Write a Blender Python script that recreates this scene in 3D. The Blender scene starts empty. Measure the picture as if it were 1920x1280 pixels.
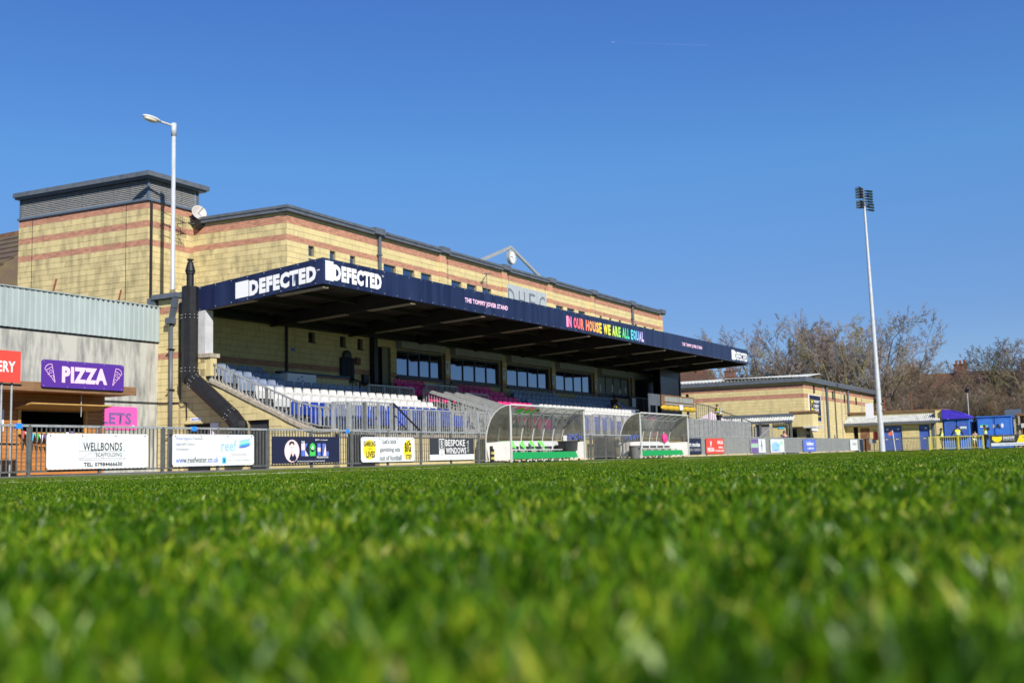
import bpy, bmesh, math, random
import numpy as np
from mathutils import Vector, Matrix
V = Vector
rnd = random.Random(11)
scene = bpy.context.scene
col = scene.collection

# ------------------------------------------------------------ camera, sky, sun, exposure
cam_data = bpy.data.cameras.new("camera")
cam = bpy.data.objects.new("camera", cam_data); col.objects.link(cam); scene.camera = cam
cam_data.sensor_width = 36.0
cam_data.lens = 2050 / 1920 * 36.0
cam_data.clip_start = 0.05; cam_data.clip_end = 20000
# pitch side, lens a hand's width above the turf; x runs along the stand, y towards it
CX = V((0.4899012, -0.8713800, -0.0263373)); CY = V((-0.0808739, -0.0755076, 0.9938602))
CZ = V((-0.8680186, -0.4847633, -0.1074632))           # backwards
E_CAM = Matrix((CX, CY, CZ)).transposed()
cam.matrix_world = E_CAM.to_4x4()
cam_data.dof.use_dof = True
cam_data.dof.focus_distance = 11.0
cam_data.dof.aperture_fstop = 5.0

SUN_AZ = math.radians(36); SUN_EL = math.radians(31.5)
LIGHT = V((math.sin(SUN_AZ) * math.cos(SUN_EL), math.cos(SUN_AZ) * math.cos(SUN_EL), -math.sin(SUN_EL)))
world = bpy.data.worlds.new("World"); scene.world = world; world.use_nodes = True
wn = world.node_tree.nodes; wl = world.node_tree.links
sky = wn.new("ShaderNodeTexSky"); sky.sky_type = 'NISHITA'; sky.sun_disc = False
sky.sun_elevation = SUN_EL
sky.sun_rotation = math.radians(216)
sky.altitude = 1500; sky.air_density = 1.0; sky.dust_density = 0.0; sky.ozone_density = 3.0
hs = wn.new("ShaderNodeHueSaturation"); hs.inputs['Saturation'].default_value = 1.30; hs.inputs['Hue'].default_value = .5245
wl.new(sky.outputs[0], hs.inputs['Color'])
gm = wn.new("ShaderNodeGamma"); gm.inputs[1].default_value = 0.47
h2 = wn.new("ShaderNodeHueSaturation"); h2.inputs['Saturation'].default_value = 1.27; h2.inputs['Value'].default_value = 1.92
wl.new(hs.outputs[0], gm.inputs[0]); wl.new(gm.outputs[0], h2.inputs['Color']); # the clear March sky deepens towards the horizon haze less than the model: a slight tint by elevation, the same all round
tc = wn.new("ShaderNodeTexCoord"); sx = wn.new("ShaderNodeSeparateXYZ"); rp = wn.new("ShaderNodeValToRGB"); mm = wn.new("ShaderNodeMixRGB"); mm.blend_type = 'MULTIPLY'; mm.inputs[0].default_value = 1
el_ = rp.color_ramp.elements; el_[0].position = 0; el_[0].color = (.50, .62, .80, 1); el_[1].position = 1; el_[1].color = (.88, .76, .90, 1)
for p_, c_ in ((.12, (.54, .67, .83)), (.26, (.79, .93, .96)), (.40, (.90, .79, .91))): k_ = el_.new(p_); k_.color = (*c_, 1)
wl.new(tc.outputs['Generated'], sx.inputs[0]); wl.new(sx.outputs[2], rp.inputs[0]); wl.new(h2.outputs[0], mm.inputs[1]); wl.new(rp.outputs[0], mm.inputs[2]); wl.new(mm.outputs[0], wn["Background"].inputs[0])
wn["Background"].inputs[1].default_value = 0.125
sun_data = bpy.data.lights.new("sun", 'SUN'); sun_data.energy = 5.0; sun_data.angle = math.radians(0.53)
sun_data.color = (1.0, 0.95, 0.87)
sun = bpy.data.objects.new("sun", sun_data); col.objects.link(sun)
sun.rotation_euler = LIGHT.to_track_quat('-Z', 'Y').to_euler()
vs = scene.view_settings
vs.view_transform = 'Standard'; vs.look = 'None'; vs.exposure = 0.50; vs.gamma = 1.0; vs.use_curve_mapping = False
scene.cycles.max_bounces = 6; scene.cycles.transparent_max_bounces = 12

# ------------------------------------------------------------ materials
def mat(name, c, rough=.75, c2=None, scale=4.0, stretch=(1, 1, 1), lo=.4, hi=.65, bump=0.0, bscale=60.0,
        metal=0.0, spec=.4, per=0.0, trans=0.0, detail=5):
    """procedural surface: base colour, a second colour broken in by noise, fine bump, slight change from piece to piece"""
    m = bpy.data.materials.new(name); m.use_nodes = True
    N = m.node_tree.nodes; L = m.node_tree.links; b = N["Principled BSDF"]
    b.inputs['Roughness'].default_value = rough; b.inputs['Metallic'].default_value = metal
    b.inputs['Specular IOR Level'].default_value = spec
    geo = N.new("ShaderNodeNewGeometry")
    mp = N.new("ShaderNodeMapping"); mp.inputs['Scale'].default_value = stretch
    L.new(geo.outputs['Position'], mp.inputs[0])
    last = None
    rgb = N.new("ShaderNodeRGB"); rgb.outputs[0].default_value = (*c, 1); last = rgb.outputs[0]
    if c2 is not None:
        nz = N.new("ShaderNodeTexNoise"); nz.inputs['Scale'].default_value = scale; nz.inputs['Detail'].default_value = detail
        nz.inputs['Roughness'].default_value = .62
        L.new(mp.outputs[0], nz.inputs['Vector'])
        mr = N.new("ShaderNodeMapRange"); mr.inputs[1].default_value = lo; mr.inputs[2].default_value = hi
        L.new(nz.outputs[0], mr.inputs[0])
        mx = N.new("ShaderNodeMixRGB"); mx.inputs[2].default_value = (*c2, 1)
        L.new(mr.outputs[0], mx.inputs[0]); L.new(last, mx.inputs[1]); last = mx.outputs[0]
    if per > 0:
        at = N.new("ShaderNodeAttribute"); at.attribute_name = "tint"
        oi = N.new("ShaderNodeObjectInfo")
        ad = N.new("ShaderNodeMath"); ad.operation = 'ADD'
        L.new(at.outputs['Fac'], ad.inputs[0]); L.new(oi.outputs['Random'], ad.inputs[1])
        fr = N.new("ShaderNodeMath"); fr.operation = 'FRACT'; L.new(ad.outputs[0], fr.inputs[0])
        m2 = N.new("ShaderNodeMapRange"); m2.inputs[3].default_value = 1 - per; m2.inputs[4].default_value = 1 + per
        L.new(fr.outputs[0], m2.inputs[0])
        mu = N.new("ShaderNodeVectorMath"); mu.operation = 'SCALE'
        L.new(last, mu.inputs[0]); L.new(m2.outputs[0], mu.inputs['Scale']); last = mu.outputs[0]
    L.new(last, b.inputs['Base Color'])
    if bump > 0:
        nb = N.new("ShaderNodeTexNoise"); nb.inputs['Scale'].default_value = bscale; nb.inputs['Detail'].default_value = 3
        L.new(mp.outputs[0], nb.inputs['Vector'])
        bp = N.new("ShaderNodeBump"); bp.inputs['Strength'].default_value = bump; bp.inputs['Distance'].default_value = .01
        L.new(nb.outputs[0], bp.inputs['Height']); L.new(bp.outputs[0], b.inputs['Normal'])
    if trans > 0:
        tr = N.new("ShaderNodeBsdfTransparent"); mxs = N.new("ShaderNodeMixShader"); mxs.inputs[0].default_value = trans
        tr.inputs[0].default_value = (.9, .92, .9, 1)
        L.new(b.outputs[0], mxs.inputs[1]); L.new(tr.outputs[0], mxs.inputs[2])
        L.new(mxs.outputs[0], N["Material Output"].inputs[0])
    return m

M = {}
M['block'] = mat("yellow_block", (.55, .455, .222), .9, (.38, .315, .16), 2.6, (2.2, 2.2, .5), .50, .80, .2, 90, per=.07)
M['block_dirty'] = mat("weathered_yellow_block", (.52, .425, .21), .9, (.22, .19, .10), 1.5, (2.2, 2.2, .8), .44, .78, .2, 90, per=.10)
M['mortar'] = mat("mortar", (.28, .23, .125), .95, (.20, .165, .10), 3, lo=.4, hi=.7)
M['brick'] = mat("red_brick", (.47, .225, .145), .9, (.35, .18, .12), 5, (1, 1, 1), .4, .7, .2, 80, per=.16)
M['brick_mortar'] = mat("brick_joint", (.42, .24, .17), .95)
M['slate'] = mat("grey_metal_coping", (.10, .115, .135), .5, (.065, .075, .09), 3, (1, 1, 1), .4, .7, metal=.0, spec=.5)
M['louvre'] = mat("grey_louvre", (.25, .255, .25), .5, (.17, .17, .165), 5, (1, 1, 3), .45, .7)
M['louvre_frame'] = mat("slate_blue_frame", (.085, .115, .155), .45)
M['navy'] = mat("navy_fascia_sheet", (.006, .009, .038), .36, (.016, .023, .070), 1.3, (1.5, 1.5, .15), .4, .65, spec=.5)
M['white'] = mat("white_paint", (.72, .72, .71), .5)
M['vinyl'] = mat("white_banner_vinyl", (.66, .68, .68), .42, (.58, .61, .64), 2.5, lo=.4, hi=.7)
M['black'] = mat("black_paint", (.013, .013, .015), .4)
M['blackprint'] = mat("black_print", (.02, .02, .022), .5)
M['galv'] = mat("galvanised_steel", (.36, .375, .37), .5, (.25, .26, .255), 7, (1, 1, 1), .4, .7, spec=.6, metal=.25, per=.07)
M['galv_dark'] = mat("dull_grey_steel", (.13, .135, .13), .55, (.085, .085, .08), 6, (1, 1, 1), .4, .7, metal=.2, per=.08)
M['galv_pole'] = mat("pale_galvanised_pole", (.46, .48, .50), .45, (.36, .38, .40), 2.5, (3, 3, 1), .4, .7, metal=.1)
M['concrete'] = mat("stained_concrete", (.42, .415, .365), .9, (.13, .13, .125), 1.0, (4.5, 4.5, .9), .42, .74, .3, 30, detail=9)
M['kerb'] = mat("weathered_coping_stone", (.40, .35, .27), .9, (.20, .17, .13), 7, lo=.4, hi=.7, bump=.3, bscale=40)
M['terrace'] = mat("terrace_concrete", (.27, .26, .24), .9, (.19, .18, .165), 3, lo=.4, hi=.7, bump=.2)
M['path'] = mat("path_tarmac", (.16, .155, .15), .9, (.10, .10, .095), 2, lo=.4, hi=.7, bump=.3)
M['cladding'] = mat("pale_green_grey_cladding", (.33, .385, .375), .5, (.27, .32, .31), 2, (1, 1, .3), .4, .7, per=.025)
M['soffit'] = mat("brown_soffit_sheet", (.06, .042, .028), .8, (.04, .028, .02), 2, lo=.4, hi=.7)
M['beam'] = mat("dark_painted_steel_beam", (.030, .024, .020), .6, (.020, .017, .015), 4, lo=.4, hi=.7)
M['beam_lit'] = mat("sunlit_steel_flange", (.30, .235, .16), .6)  # sunlit strip under each roof beam, put into a paler colour
M['glass'] = mat("window_glass", (.26, .31, .38), .03, metal=1.0, bump=.10, bscale=2.2)
M['glass_dark'] = mat("dark_lobby_glass", (.010, .012, .014), .15, spec=.4)
M['bench_back'] = mat("greyish_bench_back", (.33, .31, .29), .6, (.24, .22, .20), 3, lo=.4, hi=.7)
M['frame_blue'] = mat("dark_blue_window_frame", (.012, .03, .065), .4)
M['frame_grey'] = mat("grey_shutter_box", (.26, .275, .25), .6, (.19, .20, .18), 4, lo=.4, hi=.7)
M['door_dark'] = mat("dark_interior", (.012, .012, .012), .8)
M['door_beige'] = mat("beige_door", (.20, .19, .12), .6)
M['shutter'] = mat("dark_roller_shutter", (.028, .034, .05), .5)
M['duct'] = mat("black_sheet_metal_duct", (.008, .008, .009), .5, (.014, .014, .015), 5, lo=.4, hi=.7, spec=.35)
M['stud'] = mat("bright_bolt", (.55, .55, .52), .4, metal=.6)
M['pvc'] = mat("grey_pvc_pipe", (.075, .09, .115), .4)
M['cream'] = mat("pale_grey_box", (.50, .50, .51), .5, (.40, .40, .41), 3, lo=.4, hi=.7)
M['seat_white'] = mat("white_seat_plastic", (.60, .59, .56), .45, per=.04)
M['seat_blue'] = mat("blue_seat_plastic", (.011, .038, .28), .4, per=.14)
M['seat_pink'] = mat("pink_seat_plastic", (.68, .035, .20), .45, per=.10)
M['seat_grey'] = mat("grey_blue_seat_plastic", (.19, .235, .33), .45, per=.10)
M['wood'] = mat("orange_timber", (.50, .20, .048), .6, (.36, .13, .03), 5, (.6, 3, 7), .4, .68, .25, 40, per=.16)
M['wood_dark'] = mat("brown_timber", (.24, .13, .06), .7, (.14, .075, .035), 6, (.6, 2, 5), .4, .7, per=.12)
M['ply'] = mat("plywood_flap", (.50, .30, .09), .6, (.38, .22, .06), 5, (1, 4, 1), .4, .7)
M['purple'] = mat("purple_sign", (.085, .028, .26), .4)
M['pinkprint'] = mat("pale_pink_print", (.88, .55, .74), .5)
M['pad'] = mat("ochre_pad", (.55, .36, .02), .6, (.42, .27, .02), 9, lo=.4, hi=.7)
M['red'] = mat("red_sign", (.66, .065, .045), .45)
M['hotpink'] = mat("hot_pink_sign", (.85, .10, .38), .5)
M['mauve'] = mat("mauve_print", (.16, .10, .28), .5)
M['blueprint'] = mat("blue_print", (.10, .16, .55), .5)
M['paleblue'] = mat("pale_blue_print", (.28, .50, .74), .5)
M['cyan'] = mat("cyan_print", (.05, .45, .70), .5)
M['greenprint'] = mat("green_print", (.06, .50, .10), .5)
M['lightgreen'] = mat("pale_green_print", (.35, .80, .45), .5)
M['yellow'] = mat("yellow_print", (.85, .66, .02), .5)
M['yellow_paint'] = mat("yellow_paint", (.52, .46, .05), .55, (.36, .33, .07), 8, lo=.45, hi=.7)
M['navyprint'] = mat("dark_navy_vinyl", (.014, .016, .045), .45)
M['greyprint'] = mat("grey_print", (.35, .35, .36), .5)
M['charcoal'] = mat("charcoal_vinyl", (.035, .037, .042), .45)
M['skinpink'] = mat("pale_pink_vinyl", (.82, .60, .60), .5)
M['perspex'] = mat("dirty_perspex", (.055, .048, .028), .14, (.125, .11, .072), 3.2, lo=.42, hi=.72, spec=.9, trans=.36)
M['perspex_clear'] = mat("clear_perspex", (.085, .08, .058), .12, (.16, .15, .115), 3, lo=.45, hi=.75, spec=.8, trans=.50)
M['dugwhite'] = mat("scuffed_white_board", (.80, .77, .73), .5, (.70, .67, .62), 4, lo=.5, hi=.8)
M['dugframe'] = mat("dull_white_frame", (.52, .53, .51), .5)
M['green_board'] = mat("green_board", (.008, .26, .065), .6)
M['bib'] = mat("neon_green_bib", (.16, .90, .10), .8, (.10, .62, .07), 18, lo=.4, hi=.7)
M['bin'] = mat("grey_bin", (.12, .12, .115), .55)
M['hi_vis'] = mat("hi_vis_yellow", (.74, .95, .02), .8, (.50, .68, .02), 9, lo=.4, hi=.7)
M['reflect'] = mat("reflective_tape", (.70, .72, .70), .4)
M['cloth_dark'] = mat("dark_cloth", (.012, .013, .017), .9)
M['cloth_navy'] = mat("navy_cloth", (.015, .022, .065), .9)
M['cloth_blue'] = mat("blue_cloth", (.03, .05, .28), .9)
M['cloth_grey'] = mat("grey_cloth", (.20, .20, .26), .9)
M['cloth_white'] = mat("white_cloth", (.75, .74, .72), .9)
M['cloth_red'] = mat("red_striped_cloth", (.32, .03, .04), .9, (.5, .5, .5), 9, (.2, .2, 3), .48, .52)
M['skin'] = mat("skin", (.50, .27, .18), .6)
M['skin_dark'] = mat("brown_skin", (.13, .06, .035), .6)
M['hair'] = mat("dark_hair", (.015, .011, .009), .8)
M['hair_brown'] = mat("brown_hair", (.07, .04, .022), .8)
M['roof_sheet'] = mat("pale_fibre_roof", (.50, .51, .47), .7, (.27, .27, .22), 2.5, (1, 1, 1), .45, .7)
M['brown_edge'] = mat("brown_weathered_board", (.13, .065, .035), .8, (.22, .12, .05), 3, lo=.4, hi=.7)
M['door_blue'] = mat("blue_door", (.04, .085, .34), .5, (.06, .12, .42), 2, lo=.4, hi=.7)
M['kiosk_blue'] = mat("blue_kiosk_paint", (.045, .17, .58), .5, (.035, .12, .45), 2, lo=.4, hi=.7)
M['tarp'] = mat("violet_blue_tarpaulin", (.055, .03, .50), .6, (.035, .02, .34), 3, lo=.4, hi=.7)
M['house_brick'] = mat("house_red_brick", (.17, .075, .05), .9, (.12, .06, .04), 2, lo=.4, hi=.7)
M['tile'] = mat("red_brown_roof_tile", (.115, .055, .035), .9, (.075, .045, .03), 1.4, (1, 1, 1), .35, .7)
M['tile_moss'] = mat("mossy_brown_roof_tile", (.115, .08, .055), .9, (.15, .125, .05), 1.2, (1, 1, 1), .45, .75, per=.2)
M['render'] = mat("cream_render", (.55, .52, .45), .9)
M['bark'] = mat("grey_brown_bark", (.15, .125, .095), .9, (.19, .185, .05), .8, (1, 1, 1), .40, .58, .4, 20)
M['twig'] = mat("brown_twigs", (.20, .155, .13), .9, (.16, .15, .065), .35, (1, 1, 1), .48, .66)
M['twig_red'] = mat("reddish_twigs", (.155, .10, .068), .9, (.12, .10, .05), .5, lo=.4, hi=.65)
M['ivy'] = mat("ivy_leaf", (.045, .075, .018), .6, (.10, .12, .03), 2.2, lo=.4, hi=.65, per=.3)
M['tent'] = mat("pale_pink_tent", (.62, .50, .52), .8)
M['lamp_glass'] = mat("lamp_diffuser", (.6, .56, .42), .3)
M['dish'] = mat("off_white_dish", (.42, .40, .37), .5, (.42, .34, .26), 9, lo=.5, hi=.75)
M['rust'] = mat("rusty_iron", (.24, .07, .03), .9, (.14, .04, .02), 12, lo=.4, hi=.7)
M['letter_shade'] = mat("shadowed_cast_letter", (.13, .15, .165), .8)  # dark tone stands in for the shadow of the raised letters
M['clock'] = mat("pale_clock_face", (.66, .70, .69), .4)
M['stone'] = mat("grey_cast_stone", (.36, .40, .42), .8, (.28, .31, .33), 4, (2, 2, .6), .4, .7, .2, 40)
M['bluetape'] = mat("blue_tape", (.02, .22, .75), .5)
M['paper'] = mat("white_notice", (.66, .66, .70), .6)
M['orange'] = mat("orange_paint", (.80, .16, .03), .5)
M['jet'] = mat("white_aircraft", (.9, .9, .9), .3)

# ------------------------------------------------------------ mesh building
ORG = {}
def org(o): return ORG.get(o.name, V((0, 0, 0)))

class MB:
    def __init__(s): s.v = []; s.f = []; s.m = []; s.t = []
    def add(s, vs_, fs, mi=0, t=0.0):
        n = len(s.v); s.v += [tuple(p) for p in vs_]
        for f in fs: s.f.append(tuple(i + n for i in f)); s.m.append(mi); s.t.append(t)
        return s
    def obox(s, o, a, b, c, mi=0, t=0.0):
        o = V(o); a = V(a); b = V(b); c = V(c)
        if a.cross(b).dot(c) < 0: a, b = b, a
        p = [o, o+a, o+a+b, o+b, o+c, o+a+c, o+a+b+c, o+b+c]
        return s.add(p, [(0,3,2,1),(4,5,6,7),(0,1,5,4),(1,2,6,5),(2,3,7,6),(3,0,4,7)], mi, t)
    def box(s, x0, x1, y0, y1, z0, z1, mi=0, t=0.0):
        return s.obox((x0,y0,z0), (x1-x0,0,0), (0,y1-y0,0), (0,0,z1-z0), mi, t)
    def bar(s, p, q, w, h=None, up=(0,0,1), mi=0):
        p = V(p); q = V(q); d = q-p; h = h or w
        side = d.cross(V(up))
        if side.length < 1e-6: side = d.cross(V((1,0,0)))
        side.normalize(); u2 = side.cross(d).normalized()
        return s.obox(p - side*w/2 - u2*h/2, d, side*w, u2*h, mi)
    def tube(s, p, q, r0, r1=None, n=8, mi=0, caps=True):
        p = V(p); q = V(q); r1 = r0 if r1 is None else r1
        d = (q-p).normalized(); a = d.orthogonal().normalized(); b = d.cross(a)
        ring = lambda c, r: [c + (a*math.cos(2*math.pi*i/n) + b*math.sin(2*math.pi*i/n))*r for i in range(n)]
        vs_ = ring(p, r0) + ring(q, r1)
        fs = [(i, (i+1) % n, n+(i+1) % n, n+i) for i in range(n)]
        if caps: fs += [tuple(reversed(range(n))), tuple(range(n, 2*n))]
        return s.add(vs_, fs, mi)
    def path(s, pts, r, n=6, mi=0):
        for a, b in zip(pts, pts[1:]): s.tube(a, b, r, r, n, mi)
        return s
    def prism(s, poly, ext, mi=0):
        ext = V(ext); P = [V(p) for p in poly]; n = len(P)
        nrm = V((0,0,0))
        for i in range(n): nrm += P[i].cross(P[(i+1) % n])
        if nrm.dot(ext) > 0: P.reverse()
        return s.add(P + [p+ext for p in P], [tuple(range(n)), tuple(reversed(range(n, 2*n)))] +
                     [((i+1) % n, i, n+i, n+(i+1) % n) for i in range(n)], mi)
    def lathe(s, c, prof, n=16, mi=0, axis=None, caps=True):
        c = V(c); az = V(axis or (0,0,1)).normalized(); ax = az.orthogonal().normalized(); ay = az.cross(ax)
        vs_ = []
        for r, z in prof:
            for i in range(n):
                a = 2*math.pi*i/n; vs_.append(c + ax*(r*math.cos(a)) + ay*(r*math.sin(a)) + az*z)
        fs = [(k*n+i, k*n+(i+1) % n, (k+1)*n+(i+1) % n, (k+1)*n+i) for k in range(len(prof)-1) for i in range(n)]
        if caps: fs += [tuple(reversed(range(n))), tuple(range((len(prof)-1)*n, len(prof)*n))]
        return s.add(vs_, fs, mi)
    def ell(s, c, r, n=10, k=6, mi=0, rot=None):
        c = V(c); vs_ = []
        for j in range(1, k):
            for i in range(n):
                a = 2*math.pi*i/n; b = math.pi*j/k
                p = V((r[0]*math.sin(b)*math.cos(a), r[1]*math.sin(b)*math.sin(a), r[2]*math.cos(b)))
                if rot is not None: p = rot @ p
                vs_.append(c+p)
        top = V((0,0,r[2])); bot = V((0,0,-r[2]))
        if rot is not None: top = rot @ top; bot = rot @ bot
        vs_ += [c+top, c+bot]; T = len(vs_)-2
        fs = [(j*n+i, (j+1)*n+i, (j+1)*n+(i+1) % n, j*n+(i+1) % n) for j in range(k-2) for i in range(n)]
        fs += [(T, i, (i+1) % n) for i in range(n)] + [(T+1, (k-2)*n+(i+1) % n, (k-2)*n+i) for i in range(n)]
        return s.add(vs_, fs, mi)
    def mesh(s, name, mats, origin, smooth=False, tint=False):
        me = bpy.data.meshes.new(name)
        me.from_pydata([(x-origin[0], y-origin[1], z-origin[2]) for x, y, z in s.v], [], s.f)
        for m_ in (mats if isinstance(mats, (list, tuple)) else [mats]): me.materials.append(m_)
        if any(s.m): me.polygons.foreach_set("material_index", s.m)
        if smooth: me.polygons.foreach_set("use_smooth", [True]*len(s.f))
        if tint:
            a = me.attributes.new("tint", 'FLOAT', 'FACE'); a.data.foreach_set("value", s.t)
        me.update(); return me
    def build(s, name, mats, parent=None, smooth=False, kind=None, label=None, tint=False, origin=None):
        if parent is not None: o0 = org(parent)
        elif origin is not None: o0 = V(origin)
        else:
            a = np.array(s.v); lo, hi = a.min(0), a.max(0); o0 = V(((lo[0]+hi[0])/2, (lo[1]+hi[1])/2, lo[2]))
        me = s.mesh(name, mats, o0, smooth, tint)
        o = bpy.data.objects.new(name, me); col.objects.link(o)
        if parent is not None: o.parent = parent
        else: o.location = o0
        ORG[o.name] = V(o0)
        if kind: o['kind'] = kind
        if label: o['label'] = label
        return o

def tag(o, label, cat, group=None):
    o['label'] = label; o['category'] = cat
    if group: o['group'] = group
    return o
def thing(name, label, cat, loc, group=None):
    o = bpy.data.objects.new(name, None); col.objects.link(o); o.location = V(loc); o.empty_display_size = .3
    ORG[o.name] = V(loc); return tag(o, label, cat, group)
def dup(root, dloc, label=None, group=None):
    """a copy of a thing with copies of its parts and sub-parts; mesh data is shared"""
    r = root.copy(); col.objects.link(r); r.location = root.location + V(dloc); ORG[r.name] = V(r.location)
    if label: r['label'] = label
    if group: r['group'] = group
    for ch in list(root.children):
        c = ch.copy(); col.objects.link(c); c.parent = r; ORG[c.name] = V(r.location)
        for g in list(ch.children):
            d = g.copy(); col.objects.link(d); d.parent = c; ORG[d.name] = V(r.location)
    return r

UNIT = {}
def unit_mesh(m, tint=False):
    if m.name not in UNIT:
        UNIT[m.name] = MB().box(0, 1, 0, 1, 0, 1).mesh("unit_" + m.name, m, (0,0,0))
    return UNIT[m.name]
def piece(name, o, a, b, c, m, parent):
    """one box-shaped piece as an object of its own, sharing mesh data with its kind"""
    a = V(a); b = V(b); c = V(c)
    if a.cross(b).dot(c) < 0: o = V(o)+a; a = -a
    ob = bpy.data.objects.new(name, unit_mesh(m)); col.objects.link(ob); ob.parent = parent
    p = V(o) - org(parent)
    ob.matrix_local = Matrix(((a.x, b.x, c.x, p.x), (a.y, b.y, c.y, p.y), (a.z, b.z, c.z, p.z), (0,0,0,1)))
    ORG[ob.name] = org(parent)
    return ob

# ------------------------------------------------------------ lettering
def text(s, o, u, W, H, m, parent, n, bold=0.0, name="lettering", mirror=False, rot90=False, depth=.004, shear=0, up=(0,0,1)):
    """words as thin raised letters, fitted to W x H metres; o = lower left corner, u = reading direction, n = outward"""
    cu = bpy.data.curves.new("t", 'FONT'); cu.body = s; cu.offset = bold; cu.shear = shear; cu.resolution_u = 2; cu.fill_mode = 'FRONT'; cu.space_character = 1+bold*2.2
    ob = bpy.data.objects.new("t", cu); col.objects.link(ob)
    me = bpy.data.meshes.new_from_object(ob)
    co = np.empty(len(me.vertices)*3); me.vertices.foreach_get("co", co); co = co.reshape(-1, 3)
    bpy.data.objects.remove(ob); bpy.data.curves.remove(cu)
    if len(co) == 0: return None
    x, y = co[:, 0], co[:, 1]
    x = (x-x.min())/max(1e-6, np.ptp(x)); y = (y-y.min())/max(1e-6, np.ptp(y))
    if mirror: x = 1-x
    if rot90: x, y = 1-y, x
    u = V(u).normalized(); n = V(n).normalized(); zz = V(up); o = V(o) - org(parent) + n*depth
    P = np.array(o) + np.outer(x*W, np.array(u)) + np.outer(y*H, np.array(zz))
    me.vertices.foreach_set("co", P.ravel()); me.materials.clear(); me.materials.append(m); me.name = name; me.update()
    r = bpy.data.objects.new(name, me); col.objects.link(r); r.parent = parent; ORG[r.name] = org(parent)
    return r
def patch(parent, name, o, u, W, H, m, n, depth=.004, round_=0.0, ell=False, tri=None, up=(0,0,1), seg=5):
    """flat printed shape: rectangle (rounded), ellipse or polygon given in 0..1"""
    u = V(u).normalized(); n = V(n).normalized(); z = V(up); o = V(o) + n*depth
    pts = []
    if tri: pts = [o + u*(a*W) + z*(b*H) for a, b in tri]
    elif ell: pts = [o + u*(W*(.5+.5*math.cos(t))) + z*(H*(.5+.5*math.sin(t))) for t in np.linspace(0, 2*math.pi, 28)[:-1]]
    elif round_ > 0:
        for cx, cz, a0 in ((W-round_, H-round_, 0), (round_, H-round_, 90), (round_, round_, 180), (W-round_, round_, 270)):
            for k in range(seg+1):
                a = math.radians(a0 + 90*k/seg); pts.append(o + u*(cx+round_*math.cos(a)) + z*(cz+round_*math.sin(a)))
    else: pts = [o, o+u*W, o+u*W+z*H, o+z*H]
    return MB().add(pts, [tuple(range(len(pts)))]).build(name, m, parent)
def line(parent, name, p, q, w, m, n, depth=.005):
    p = V(p); q = V(q); d = (q-p).normalized(); s_ = V(n).cross(d).normalized()*w/2; k = V(n).normalized()*depth
    return MB().add([p-s_+k, q-s_+k, q+s_+k, p+s_+k], [(0,1,2,3)]).build(name, m, parent)

NY = V((0,-1,0)); NX = V((-1,0,0)); UX = V((1,0,0)); UMY = V((0,-1,0))

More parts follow.
